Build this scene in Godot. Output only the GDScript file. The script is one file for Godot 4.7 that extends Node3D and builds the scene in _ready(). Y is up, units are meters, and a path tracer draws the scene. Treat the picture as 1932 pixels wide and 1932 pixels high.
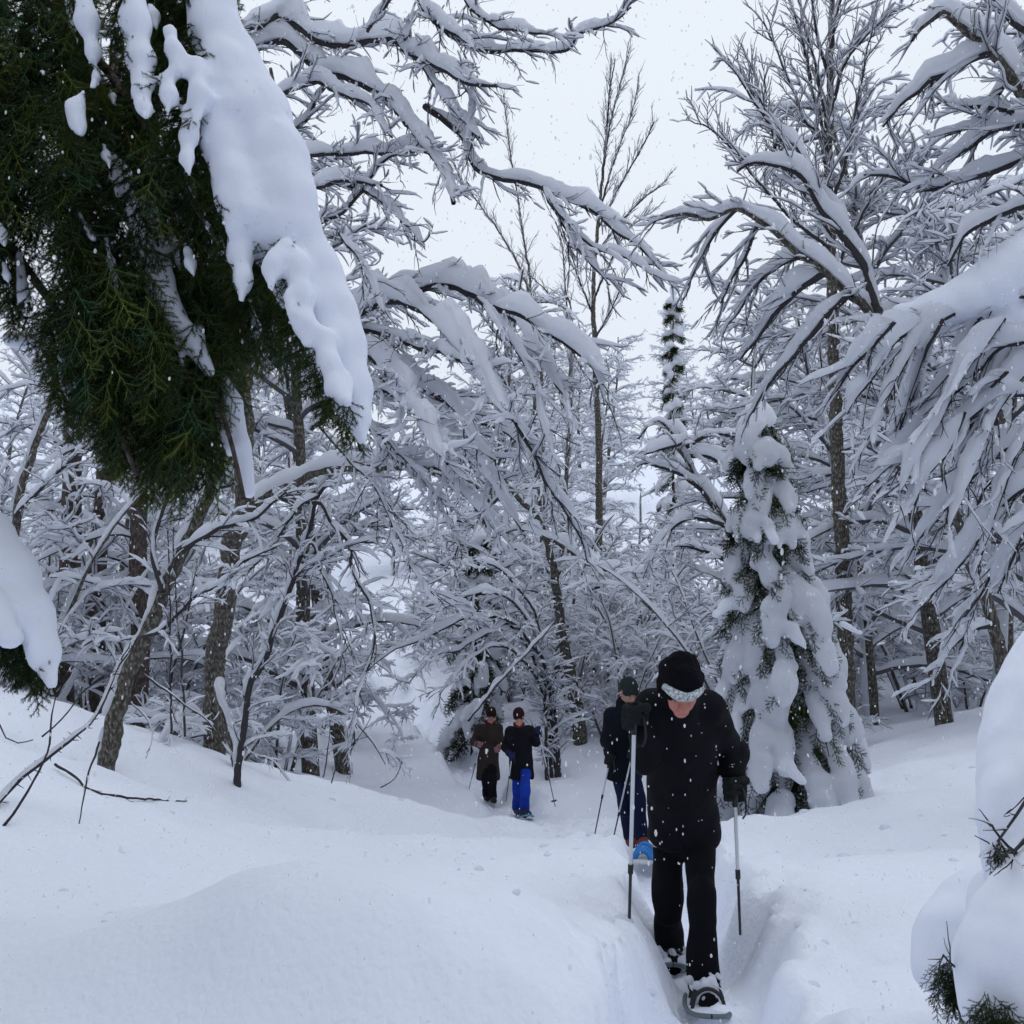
extends Node3D
# A snowed-in mountain wood: four snowshoe walkers come up a trodden trench between trees loaded with snow.

const EYE := Vector3(0, 1.75, 0)
const FOV := 55.0
const HORIZON := 128.0
var focal := 512.0 / tan(deg_to_rad(FOV * 0.5))
var pitch := atan(HORIZON / focal)
var rng := RandomNumberGenerator.new()
var lumps := FastNoiseLite.new()
var drift := FastNoiseLite.new()
var M := {}
var taken := {}


# ---------------------------------------------------------------- places
func at(x: float, y: float, d: float) -> Vector3:
	# x, y: a bearing (1932 steps across the view), d: metres ahead of the camera
	var fw := Vector3(0, sin(pitch), -cos(pitch))
	var up := Vector3(0, cos(pitch), sin(pitch))
	return EYE + (fw + Vector3.RIGHT * ((x * 0.53002 - 512.0) / focal) + up * ((512.0 - y * 0.53002) / focal)) * d


func ease_between(knots: Array, t: float) -> float:
	if t <= knots[0][0]:
		return knots[0][1]
	for i in knots.size() - 1:
		if t < knots[i + 1][0]:
			var a: float = knots[i][0]
			var u: float = (t - a) / (knots[i + 1][0] - a)
			var y0: float = knots[i][1]
			var y1: float = knots[i + 1][1]
			var m0: float = 0.0
			var m1: float = 0.0
			var w: float = knots[i + 1][0] - a
			if i > 0:
				m0 = (y1 - knots[i - 1][1]) / (knots[i + 1][0] - knots[i - 1][0]) * w
			else:
				m0 = y1 - y0
			if i + 2 < knots.size():
				m1 = (knots[i + 2][1] - y0) / (knots[i + 2][0] - a) * w
			else:
				m1 = y1 - y0
			var u2 := u * u
			var u3 := u2 * u
			return (2 * u3 - 3 * u2 + 1) * y0 + (u3 - 2 * u2 + u) * m0 + (-2 * u3 + 3 * u2) * y1 + (u3 - u2) * m1
	return knots[-1][1]


var trail_x := [[-4.0, -0.3], [0.0, 0.0], [3.0, 0.56], [4.6, 0.86], [7.5, 1.08], [10.2, 1.22], [13.0, 0.8], [15.6, 0.16], [18.0, -0.45], [22.0, -1.4], [30.0, -3.9], [45.0, -8.0], [95.0, -16.0]]
var trail_y := [[-4.0, -1.6], [0.0, -1.66], [5.0, -1.68], [7.4, -1.93], [9.1, -2.24], [10.2, -2.19], [15.6, -2.80], [18.0, -2.92], [22.0, -2.6], [30.0, -1.3], [42.0, 2.4], [60.0, 8.4], [95.0, 18.5]]


var pits := PackedVector3Array()


func ss(a: float, b: float, x: float) -> float:
	var t := clampf((x - a) / (b - a), 0, 1)
	return t * t * (3 - 2 * t)


func hump(x: float, z: float, cx: float, cz: float, rx: float, rz: float) -> float:
	return exp(-(x - cx) * (x - cx) / (rx * rx) - (z - cz) * (z - cz) / (rz * rz))


func ground_y(x: float, z: float) -> float:
	var d := -z
	var cx := ease_between(trail_x, d)
	var bottom := ease_between(trail_y, d)
	var dx := x - cx
	var ad := absf(dx)
	var s := bottom + 0.42 - 0.32 * ss(8.0, 9.8, d) * (1.0 - ss(15.5, 17.5, d)) * (1.0 - ss(0.9, 2.4, ad))
	if dx < 0:
		s += 0.30 * (sqrt((ad - 2.5) * (ad - 2.5) + 0.5) + ad - 2.5) * 0.5
		if ad > 14.0:
			s -= 0.22 * (ad - 14.0)
	else:
		var k := 0.24 * ss(6.0, 9.0, d) * (1.0 - 0.6 * ss(14.0, 22.0, d))
		s += k * (sqrt((ad - 1.5) * (ad - 1.5) + 0.4) + ad - 1.5) * 0.5
		if ad > 12.0:
			s -= 0.18 * k / 0.24 * (ad - 12.0)
	s += 0.95 * hump(x, z, 1.6, -22.0, 2.4, 2.6)
	s += 0.42 * hump(x, z, -0.45, -3.25, 1.25 if x < -0.45 else 0.8, 0.48 if d < 3.25 else 1.35)
	s -= 0.10 * hump(x, z, -0.9, -2.3, 2.0, 0.5)
	s -= 0.10 * hump(x, z, -1.9, -4.6, 1.6, 0.9)
	s += 0.34 * hump(x, z, 2.7, -8.7, 1.5, 1.2)
	s += 0.10 * hump(x, z, 2.2, -5.6, 1.2, 0.9)
	s += 0.14 * hump(x, z, 2.6, -3.0, 1.0, 1.2)
	s -= 0.16 * hump(x, z, -3.55, -9.0, 0.45, 0.4)
	s += 0.10 * drift.get_noise_2d(x * 0.9, z * 0.9) + 0.035 * drift.get_noise_2d(x * 3.1 + 40, z * 3.1)
	for p in pits:
		var px: float = x - p.x
		var pz: float = z - p.y
		var rr := px * px + pz * pz
		if rr < 0.2:
			s -= p.z * exp(-rr / 0.012) - p.z * 0.25 * exp(-(sqrt(rr) - 0.17) * (sqrt(rr) - 0.17) / 0.004)
	s += 0.015 * lumps.get_noise_2d(x * 34.0, z * 34.0) + 0.03 * drift.get_noise_2d(x * 1.6, z * 3.0 + 30)
	var wob := 0.11 * drift.get_noise_2d(x * 2.2, z * 3.4 + 90)
	var wide := 0.12 + 0.1 * ss(8.0, 16.0, d)
	var trodden := 1.0 - ss(wide + wob, wide + 0.26 + 0.1 * ss(7.0, 14.0, d) + wob, ad)
	var churn := (1.0 - ss(0.35, 1.1, ad)) * (1.0 - ss(25.0, 40.0, d))
	s += churn * 0.07 * lumps.get_noise_2d(x * 55.0, z * 55.0) + 0.012 * lumps.get_noise_2d(x * 4.0, z * 4.0 + 7)
	if trodden > 0.0:
		var foot := fposmod(d, 0.9)
		var side := -0.10 if foot < 0.45 else 0.10
		var along := (fposmod(d, 0.45) - 0.225) / 0.20
		var cross := (dx - side) / 0.10
		var q := along * along + cross * cross
		var print := 0.07 * exp(-q * q)
		s = lerpf(s, bottom + 0.05 - print + 0.06 * lumps.get_noise_2d(x * 50.0, z * 40.0), trodden)
	return EYE.y + s


func low(p: Vector3) -> Vector3:
	return Vector3(p.x, ground_y(p.x, p.z) + 0.02, p.z)


# where that bearing meets the snow
func land(x: float, y: float) -> Vector3:
	var d := 2.0
	while d < 90.0:
		var p := at(x, y, d)
		if p.y < ground_y(p.x, p.z):
			return p
		d += 0.04
	return at(x, y, 60.0)


# ---------------------------------------------------------------- mesh buffers
class Buf:
	var v := PackedVector3Array()
	var n := PackedVector3Array()
	var i := PackedInt32Array()
	var c := PackedColorArray()

	static var total := 0

	func mesh() -> ArrayMesh:
		total += i.size() / 3
		var m := ArrayMesh.new()
		if i.size() == 0:
			return m
		for k in range(0, i.size(), 3):  # front faces run clockwise
			var p := i[k]
			var q := i[k + 1]
			var r := i[k + 2]
			if (v[q] - v[p]).cross(v[r] - v[p]).dot(n[p] + n[q] + n[r]) > 0.0:
				i[k + 1] = r
				i[k + 2] = q
		var a := []
		a.resize(Mesh.ARRAY_MAX)
		a[Mesh.ARRAY_VERTEX] = v
		a[Mesh.ARRAY_NORMAL] = n
		a[Mesh.ARRAY_INDEX] = i
		if c.size() == v.size():
			a[Mesh.ARRAY_COLOR] = c
		m.add_surface_from_arrays(Mesh.PRIMITIVE_TRIANGLES, a)
		return m


func numbered(called: String) -> String:
	var k: int = taken.get(called, 0)
	taken[called] = k + 1
	return called if k == 0 else "%s_%03d" % [called, k]


func tag(o: Node, label: String, category: String, group := "") -> Node:
	o.set_meta("label", label)
	o.set_meta("category", category)
	if group:
		o.set_meta("group", group)
	return o


func thing(called: String, label: String, category: String, where := Vector3.ZERO, group := "") -> Node3D:
	var o := Node3D.new()
	o.name = numbered(called)
	add_child(o, true)
	o.position = where
	tag(o, label, category, group)
	return o


func part(called: String, m: Mesh, mat: Material, parent: Node, offset := Vector3.ZERO) -> MeshInstance3D:
	var o := MeshInstance3D.new()
	o.name = called
	o.mesh = m
	o.material_override = mat
	parent.add_child(o, true)
	o.position = offset
	return o


func scatter(called: String, m: Mesh, mat: Material, places: Array, tints: Array, parent: Node) -> MultiMeshInstance3D:
	var mm := MultiMesh.new()
	mm.transform_format = MultiMesh.TRANSFORM_3D
	mm.use_colors = tints.size() > 0
	mm.mesh = m
	mm.instance_count = places.size()
	for k in places.size():
		mm.set_instance_transform(k, places[k])
		if tints.size() > 0:
			mm.set_instance_color(k, tints[k])
	var o := MultiMeshInstance3D.new()
	o.name = called
	o.multimesh = mm
	o.material_override = mat
	o.set_meta("kind", "stuff")
	parent.add_child(o, true)
	return o


func spline(ctrl: PackedVector3Array, step: float) -> PackedVector3Array:
	var out := PackedVector3Array()
	var m := ctrl.size()
	for k in m - 1:
		var a := ctrl[maxi(k - 1, 0)]
		var b := ctrl[k]
		var c := ctrl[k + 1]
		var d := ctrl[mini(k + 2, m - 1)]
		var n := maxi(1, int(b.distance_to(c) / step))
		for j in n:
			out.append(b.cubic_interpolate(c, a, d, float(j) / n))
	out.append(ctrl[m - 1])
	return out


func tube(b: Buf, pts: PackedVector3Array, r0: float, r1: float, sides: int, rough := 0.0) -> void:
	var m := pts.size()
	var base := b.v.size()
	var s := Vector3.ZERO
	for k in m:
		var d := (pts[mini(k + 1, m - 1)] - pts[maxi(k - 1, 0)]).normalized()
		if k == 0:
			s = d.cross(Vector3(0.31, 0.2, 0.93))
		s = (s - d * s.dot(d)).normalized()
		var u := s.cross(d)
		var r := lerpf(r0, r1, float(k) / (m - 1))
		for q in sides:
			var g := TAU * q / sides
			var o := s * cos(g) + u * sin(g)
			b.v.append(pts[k] + o * (r * (1.0 + rough * (rng.randf() - 0.4))))
			b.n.append(o)
	for k in m - 1:
		for q in sides:
			var p0 := base + k * sides + q
			var p1 := base + k * sides + (q + 1) % sides
			b.i.append(p0)
			b.i.append(p0 + sides)
			b.i.append(p1)
			b.i.append(p1)
			b.i.append(p0 + sides)
			b.i.append(p1 + sides)


const RIDGE5 := [Vector2(-1, -0.05), Vector2(-0.78, 0.62), Vector2(0, 1), Vector2(0.78, 0.62), Vector2(1, -0.05)]
const RIDGE7 := [Vector2(-0.6, 0.0), Vector2(-1.05, 0.3), Vector2(-0.74, 0.78), Vector2(0, 1), Vector2(0.74, 0.78), Vector2(1.05, 0.3), Vector2(0.6, 0.0)]
const RIDGE4 := [Vector2(-1, 0), Vector2(-0.5, 0.9), Vector2(0.5, 0.9), Vector2(1, 0)]


# A ridge of snow lying on a branch: h high and w to each side at its start, shrinking towards the tip; patchy: how much it varies along the way
func ridge(b: Buf, pts: PackedVector3Array, r0: float, r1: float, h: float, w: float, tip: float, profile: Array, patchy: float, steep := 1.4) -> void:
	var m := pts.size()
	var sides := profile.size()
	var base := b.v.size()
	var seed_at := rng.randf() * 900.0
	var run := 0.0
	for k in m:
		var d := (pts[mini(k + 1, m - 1)] - pts[maxi(k - 1, 0)]).normalized()
		if k > 0:
			run += pts[k].distance_to(pts[k - 1])
		var s := Vector3(-d.z, 0, d.x)
		var flat := s.length()
		if flat < 0.05:
			s = Vector3(1, 0, 0)
		s = s.normalized()
		var u := s.cross(d)
		if u.y < 0:
			u = -u
		u = (u + Vector3.UP * 0.35).normalized()
		var t := float(k) / (m - 1)
		var hold := pow(flat, steep)
		var lump := 1.0 + patchy * (lumps.get_noise_1d(seed_at + run * 55.0) * 1.6 + lumps.get_noise_1d(seed_at + 300 + run * 190.0) * 0.45 if h < 0.1 else drift.get_noise_1d(seed_at + run * 3.2) * 1.3)
		lump = maxf(lump, 0.12)
		var f := hold * lump * lerpf(1.0, tip, t)
		if m > 9:
			f *= minf(1.0, (1.0 - t) * 5.0 + 0.06) * minf(1.0, t * 6.0 + 0.12)
		elif k == 0 or k == m - 1:
			f *= 0.45
		var hh := h * f
		var ww := w * (0.35 + 0.65 * sqrt(maxf(f, 0.0))) * minf(1.0, f * 4.0)
		var c := pts[k] + u * (lerpf(r0, r1, t) * 0.55)
		for q in sides:
			var p: Vector2 = profile[q]
			var j := 1.0 + 0.16 * (rng.randf() - 0.5)
			b.v.append(c + s * (p.x * ww * j) + u * (p.y * hh * j))
			b.n.append((s * (p.x * h) + u * ((p.y - 0.25) * w * 1.3)).normalized())
	for k in m - 1:
		for q in sides:
			var p0 := base + k * sides + q
			var p1 := base + k * sides + (q + 1) % sides
			b.i.append(p0)
			b.i.append(p1)
			b.i.append(p0 + sides)
			b.i.append(p1)
			b.i.append(p1 + sides)
			b.i.append(p0 + sides)


# ragged lichen and bud spurs along a branch
func fuzz(b: Buf, pts: PackedVector3Array, r0: float, r1: float, per_m: float) -> void:
	var m := pts.size()
	for k in m - 1:
		var seg := pts[k + 1] - pts[k]
		var d := seg.normalized()
		var s := d.cross(Vector3.UP).normalized()
		var u := s.cross(d)
		var r := lerpf(r0, r1, float(k) / m)
		var n := int(seg.length() * per_m + rng.randf())
		for q in n:
			var a := rng.randf() * TAU
			var o := s * cos(a) + u * sin(a)
			var p := pts[k] + seg * rng.randf()
			var t := (o + d * rng.randfn(0.2, 0.7)).normalized()
			tube(b, PackedVector3Array([p + o * r * 0.7, p + o * r + t * rng.randf_range(0.012, 0.045)]), 0.0045, 0.0015, 3)


# one crooked shoot: a list of points from p along d
func shoot(p: Vector3, d: Vector3, length: float, n: int, crook: float, droop: float) -> PackedVector3Array:
	var out := PackedVector3Array()
	out.append(p)
	var seg := length / n
	for k in n:
		d = (d + Vector3(rng.randf() - 0.5, rng.randf() - 0.5, rng.randf() - 0.5) * crook + Vector3.DOWN * (droop * seg)).normalized()
		p += d * seg
		out.append(p)
	return out


# Side shoots of a branch. how: arrays by level (0 = finest): len, per_m, r, h, w; and crook, droop, spread
func sprout(bark: Buf, snow: Buf, pts: PackedVector3Array, level: int, how: Dictionary, from := 0.08) -> void:
	var total := 0.0
	for k in pts.size() - 1:
		total += pts[k].distance_to(pts[k + 1])
	var n := int(total * float(how.per_m[level]) + rng.randf())
	var last := pts.size() - 1
	var turn := rng.randf() * TAU
	for j in n:
		var t := lerpf(from, 1.0, (j + rng.randf()) / n)
		var fi := t * last
		var k := mini(int(fi), last - 1)
		var p := pts[k].lerp(pts[k + 1], fi - k)
		var d := (pts[k + 1] - pts[k]).normalized()
		var s := d.cross(Vector3.UP)
		if s.length() < 0.2:
			s = d.cross(Vector3.RIGHT)
		s = s.normalized()
		var u := s.cross(d)
		turn += 2.4
		var around: float = turn if absf(d.y) > 0.75 else (0.0 if rng.randf() < 0.5 else PI) + rng.randfn(0.0, how.get("roll", 0.7))
		var spread: float = how.spread + rng.randfn(0.0, 0.2)
		var dd := d * cos(spread) + (s * cos(around) + u * sin(around)) * sin(spread)
		dd = (dd + Vector3.UP * float(how.get("lift", 0.0))).normalized()
		var length: float = how.len[level] * rng.randf_range(0.45, 1.15) * (1.0 - 0.45 * t)
		var segs: int = [3, 5, 8][level]
		var q := shoot(p, dd, length, segs, how.crook, how.droop)
		var r: float = how.r[level] * rng.randf_range(0.75, 1.2)
		tube(bark, q, r, r * 0.4, [3, 4, 5][level])
		var h: float = how.h[level] * rng.randf_range(0.6, 1.25)
		if rng.randf() < how.get("laden", 0.92):
			ridge(snow, q, r, r * 0.4, h, how.w[level], 0.7, RIDGE4 if level == 0 else RIDGE5, how.get("patchy", 0.45))
		if level > 0:
			sprout(bark, snow, q, level - 1, how)


# ---------------------------------------------------------------- rounded masses: smooth union of tapered capsules, meshed as surface nets
# prim: [a, b, ra, rb] joined, or [a, b, ra, rb, -1] carved away
func nets(b: Buf, prims: Array, cell: float, k: float, amp := 0.0, freq := 1.0, sag := 0.0) -> void:
	var lo := Vector3(1e9, 1e9, 1e9)
	var hi := -lo
	for p in prims:
		var r: float = maxf(p[2], p[3]) + amp * 1.5 + cell * 2.0 + k * 0.3
		lo = lo.min(p[0] - Vector3.ONE * r).min(p[1] - Vector3.ONE * r)
		hi = hi.max(p[0] + Vector3.ONE * r).max(p[1] + Vector3.ONE * r)
	var nx := int((hi.x - lo.x) / cell) + 2
	var ny := int((hi.y - lo.y) / cell) + 2
	var nz := int((hi.z - lo.z) / cell) + 2
	var f := PackedFloat32Array()
	f.resize(nx * ny * nz)
	f.fill(1.0)
	var sy := nx
	var sz := nx * ny
	for p in prims:
		var a: Vector3 = p[0]
		var e: Vector3 = p[1]
		var ra: float = p[2]
		var rb: float = p[3]
		var carve: bool = p.size() > 4
		var reach := maxf(ra, rb) + k + cell * 2.0 + amp
		var plo := (a.min(e) - Vector3.ONE * reach - lo) / cell
		var phi := (a.max(e) + Vector3.ONE * reach - lo) / cell
		var x0 := maxi(0, int(plo.x))
		var y0 := maxi(0, int(plo.y))
		var z0 := maxi(0, int(plo.z))
		var x1 := mini(nx - 1, int(phi.x) + 1)
		var y1 := mini(ny - 1, int(phi.y) + 1)
		var z1 := mini(nz - 1, int(phi.z) + 1)
		var ab := e - a
		var inv := 1.0 / maxf(ab.length_squared(), 1e-9)
		for z in range(z0, z1 + 1):
			for y in range(y0, y1 + 1):
				var at0 := z * sz + y * sy
				var row := lo + Vector3(0, y, z) * cell - a
				for x in range(x0, x1 + 1):
					var q := row
					q.x += x * cell
					var t := clampf(q.dot(ab) * inv, 0.0, 1.0)
					var dist := (q - ab * t).length() - ra - (rb - ra) * t
					var o := f[at0 + x]
					if carve:
						var hc := maxf(k * 0.4 - absf(o + dist), 0.0) / (k * 0.4)
						f[at0 + x] = maxf(o, -dist) + hc * hc * k * 0.1
					elif dist < o + k:
						var h := maxf(k - absf(o - dist), 0.0) / k
						f[at0 + x] = minf(o, dist) - h * h * k * 0.25
	if amp > 0.0:
		for z in nz:
			for y in ny:
				var at0 := z * sz + y * sy
				for x in nx:
					var o := f[at0 + x]
					if o < amp + cell * 2.0 and o > -amp - cell * 2.0:
						f[at0 + x] = o + amp * lumps.get_noise_3d((lo.x + x * cell) * freq, (lo.y + y * cell) * freq * (1.0 - sag), (lo.z + z * cell) * freq) * 1.6
	var id := PackedInt32Array()
	id.resize(nx * ny * nz)
	id.fill(-1)
	var base := b.v.size()
	var corner := PackedInt32Array([0, 1, sy, sy + 1, sz, sz + 1, sz + sy, sz + sy + 1])
	var ea := PackedInt32Array([0, 2, 4, 6, 0, 1, 4, 5, 0, 1, 2, 3])
	var eb := PackedInt32Array([1, 3, 5, 7, 2, 3, 6, 7, 4, 5, 6, 7])
	var cube: Array[Vector3] = [Vector3(0, 0, 0), Vector3(1, 0, 0), Vector3(0, 1, 0), Vector3(1, 1, 0), Vector3(0, 0, 1), Vector3(1, 0, 1), Vector3(0, 1, 1), Vector3(1, 1, 1)]
	for z in nz - 1:
		for y in ny - 1:
			for x in nx - 1:
				var c0 := z * sz + y * sy + x
				var f0 := f[c0]
				if f0 > cell * 2.2 or f0 < -cell * 2.2:
					continue
				var inside := 0
				for q in 8:
					if f[c0 + corner[q]] < 0.0:
						inside += 1
				if inside == 0 or inside == 8:
					continue
				var sum := Vector3.ZERO
				var cnt := 0
				for q in 12:
					var fa := f[c0 + corner[ea[q]]]
					var fb := f[c0 + corner[eb[q]]]
					if (fa < 0.0) != (fb < 0.0):
						sum += cube[ea[q]].lerp(cube[eb[q]], fa / (fa - fb))
						cnt += 1
				id[c0] = b.v.size()
				b.v.append(lo + (Vector3(x, y, z) + sum / cnt) * cell)
				var gr := Vector3(f[c0 + 1] - f0 + f[c0 + corner[7]] - f[c0 + corner[6]], f[c0 + sy] - f0 + f[c0 + corner[7]] - f[c0 + corner[5]], f[c0 + sz] - f0 + f[c0 + corner[7]] - f[c0 + corner[3]])
				b.n.append(gr.normalized())
	for z in range(1, nz - 1):
		for y in range(1, ny - 1):
			for x in range(1, nx - 1):
				var c0 := z * sz + y * sy + x
				if id[c0] < 0:
					continue
				var s0 := f[c0] < 0.0
				if s0 != (f[c0 + 1] < 0.0):
					quad(b, id[c0], id[c0 - sy], id[c0 - sy - sz], id[c0 - sz], s0)
				if s0 != (f[c0 + sy] < 0.0):
					quad(b, id[c0], id[c0 - sz], id[c0 - sz - 1], id[c0 - 1], s0)
				if s0 != (f[c0 + sz] < 0.0):
					quad(b, id[c0], id[c0 - 1], id[c0 - 1 - sy], id[c0 - sy], s0)


func quad(b: Buf, p: int, q: int, r: int, s: int, flip: bool) -> void:
	if p < 0 or q < 0 or r < 0 or s < 0:
		return
	if flip:
		b.i.append_array(PackedInt32Array([p, q, r, p, r, s]))
	else:
		b.i.append_array(PackedInt32Array([p, r, q, p, s, r]))


# ---------------------------------------------------------------- materials
func noise_map(freq: float, size: int, ramp: Array, normal := 0.0, octaves := 4, seed_at := 1) -> NoiseTexture2D:
	var n := FastNoiseLite.new()
	n.noise_type = FastNoiseLite.TYPE_SIMPLEX_SMOOTH
	n.frequency = freq
	n.fractal_octaves = octaves
	n.seed = seed_at
	var t := NoiseTexture2D.new()
	t.width = size
	t.height = size
	t.seamless = true
	t.noise = n
	if normal > 0.0:
		t.as_normal_map = true
		t.bump_strength = normal
	elif ramp.size() > 0:
		var g := Gradient.new()
		g.offsets = PackedFloat32Array(ramp.map(func(r): return r[0]))
		g.colors = PackedColorArray(ramp.map(func(r): return r[1]))
		t.color_ramp = g
	return t


func lin(r: float, g: float, b: float) -> Color:
	return Color(r, g, b).linear_to_srgb()


func plain(c: Color, rough := 0.9, metal := 0.0) -> StandardMaterial3D:
	var m := StandardMaterial3D.new()
	m.albedo_color = c
	m.roughness = rough
	m.metallic = metal
	return m


func make_materials() -> void:
	var s := plain(lin(0.838, 0.875, 0.978), 0.95)
	s.metallic_specular = 0.2
	s.backlight_enabled = true
	s.backlight = Color(1, 1, 1)
	M.snow = s
	var fs := s.duplicate()
	fs.backlight = Color(1, 1, 1)
	fs.albedo_color = Color(0.97, 0.98, 1.0, 0.55)
	fs.transparency = BaseMaterial3D.TRANSPARENCY_ALPHA
	M.flake = fs
	var cr := Buf.new()
	nets(cr, [[Vector3(-0.3, 0, 0), Vector3(0.35, 0.1, 0), 0.75, 0.6], [Vector3(0, -0.2, 0.2), Vector3(0, 0.3, 0.3), 0.6, 0.5]], 0.38, 0.2, 0.18, 14.0)
	M.crumb = cr.mesh()
	var gs := plain(lin(0.838, 0.875, 0.978), 0.95)
	gs.metallic_specular = 0.2
	gs.uv1_triplanar = true
	gs.uv1_world_triplanar = true
	gs.uv1_scale = Vector3.ONE * 0.9
	gs.normal_enabled = true
	gs.normal_texture = noise_map(0.06, 512, [], 2.2, 5, 4)
	gs.normal_scale = 1.1
	M.ground = gs
	var ms := gs.duplicate()
	ms.uv1_scale = Vector3.ONE * 4.5
	ms.normal_scale = 0.7
	M.mass = ms
	var b := plain(lin(0.055, 0.052, 0.056), 0.95)
	b.metallic_specular = 0.2
	M.twig = b
	var ft := plain(lin(0.11, 0.105, 0.112), 0.95)
	ft.metallic_specular = 0.2
	M.frosted_twig = ft
	var bk := plain(Color.WHITE, 0.95)
	bk.albedo_texture = noise_map(0.02, 512, [[0.25, lin(0.030, 0.026, 0.024)], [0.5, lin(0.075, 0.062, 0.050)], [0.64, lin(0.12, 0.105, 0.085)], [0.74, lin(0.24, 0.25, 0.22)]], 0.0, 5, 9)
	bk.uv1_triplanar = true
	bk.uv1_scale = Vector3(3.2, 1.3, 3.2)
	bk.normal_enabled = true
	bk.normal_texture = noise_map(0.05, 512, [], 9.0, 4, 12)
	M.bark = bk
	var br := plain(Color.WHITE, 0.95)
	br.albedo_texture = noise_map(0.02, 512, [[0.3, lin(0.045, 0.033, 0.030)], [0.5, lin(0.085, 0.065, 0.058)], [0.7, lin(0.15, 0.12, 0.11)]], 0.0, 5, 15)
	br.uv1_triplanar = true
	br.uv1_scale = Vector3(2.6, 0.9, 2.6)
	br.normal_enabled = true
	br.normal_texture = bk.normal_texture
	M.brown_bark = br
	var nd := plain(Color.WHITE, 0.8)
	nd.metallic_specular = 0.12
	nd.vertex_color_use_as_albedo = true
	M.needle = nd


func cloth(c: Color, scale := 9.0, rough := 0.9) -> StandardMaterial3D:
	var m := plain(c, rough)
	m.metallic_specular = 0.25
	m.uv1_triplanar = true
	m.uv1_scale = Vector3.ONE * scale
	m.normal_enabled = true
	if not M.has("weave"):
		M.weave = noise_map(0.03, 256, [], 5.0, 3, 30)
	m.normal_texture = M.weave
	m.normal_scale = 0.5
	return m


# ---------------------------------------------------------------- trees
const FINE := {"len": [0.30, 0.75, 1.6], "per_m": [12.0, 7.0, 2.6], "r": [0.0050, 0.0085, 0.016], "h": [0.044, 0.064, 0.09], "w": [0.017, 0.027, 0.046], "crook": 0.42, "droop": 0.5, "spread": 0.75}


func sight_line(xy: Array, d0: float, d1: float) -> PackedVector3Array:
	var out := PackedVector3Array()
	var n := xy.size() / 2
	for k in n:
		out.append(at(xy[k * 2], xy[k * 2 + 1], lerpf(d0, d1, float(k) / (n - 1))))
	return out


# a bough of a hero tree: bark with its side shoots, and the snow on them as its sub-part
func bough(parent: Node, xy: Array, d0: float, d1: float, r0: float, r1: float, h: float, w: float, level: int, how: Dictionary, tip := 0.75) -> MeshInstance3D:
	return bough_at(parent, sight_line(xy, d0, d1), r0, r1, h, w, level, how, tip)


func bough_at(parent: Node, ctrl: PackedVector3Array, r0: float, r1: float, h: float, w: float, level: int, how: Dictionary, tip := 0.75, called := "bough", steep := 0.8) -> MeshInstance3D:
	var pts := spline(ctrl, 0.045)
	for k in pts.size():
		pts[k] += Vector3(lumps.get_noise_3dv(pts[k] * 40.0), lumps.get_noise_3dv(pts[k] * 40.0 + Vector3(77, 0, 0)), 0) * 0.03
	var bark := Buf.new()
	var snow := Buf.new()
	var stout := 1.0
	if called == "bough" and r0 > 0.011 and how.r[0] < 0.0045:
		fuzz(bark, pts, r0, r1, 34.0)
	tube(bark, pts, r0 * stout, r1 * stout, 10 if called == "trunk" else 7, 0.22 if called == "trunk" else 0.5)
	if h > 0.0:
		ridge(snow, pts, r0 * 1.25, r1 * 1.2, h * 0.95, w * 0.72, tip, RIDGE7, 0.62, steep)
	if level >= 0:
		sprout(bark, snow, pts, level, how)
	var o := part(called, bark.mesh(), M.twig if r0 < 0.045 else M.bark, parent)
	if snow.i.size() > 0:
		part("snow", snow.mesh(), M.snow, o)
	return o


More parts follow.
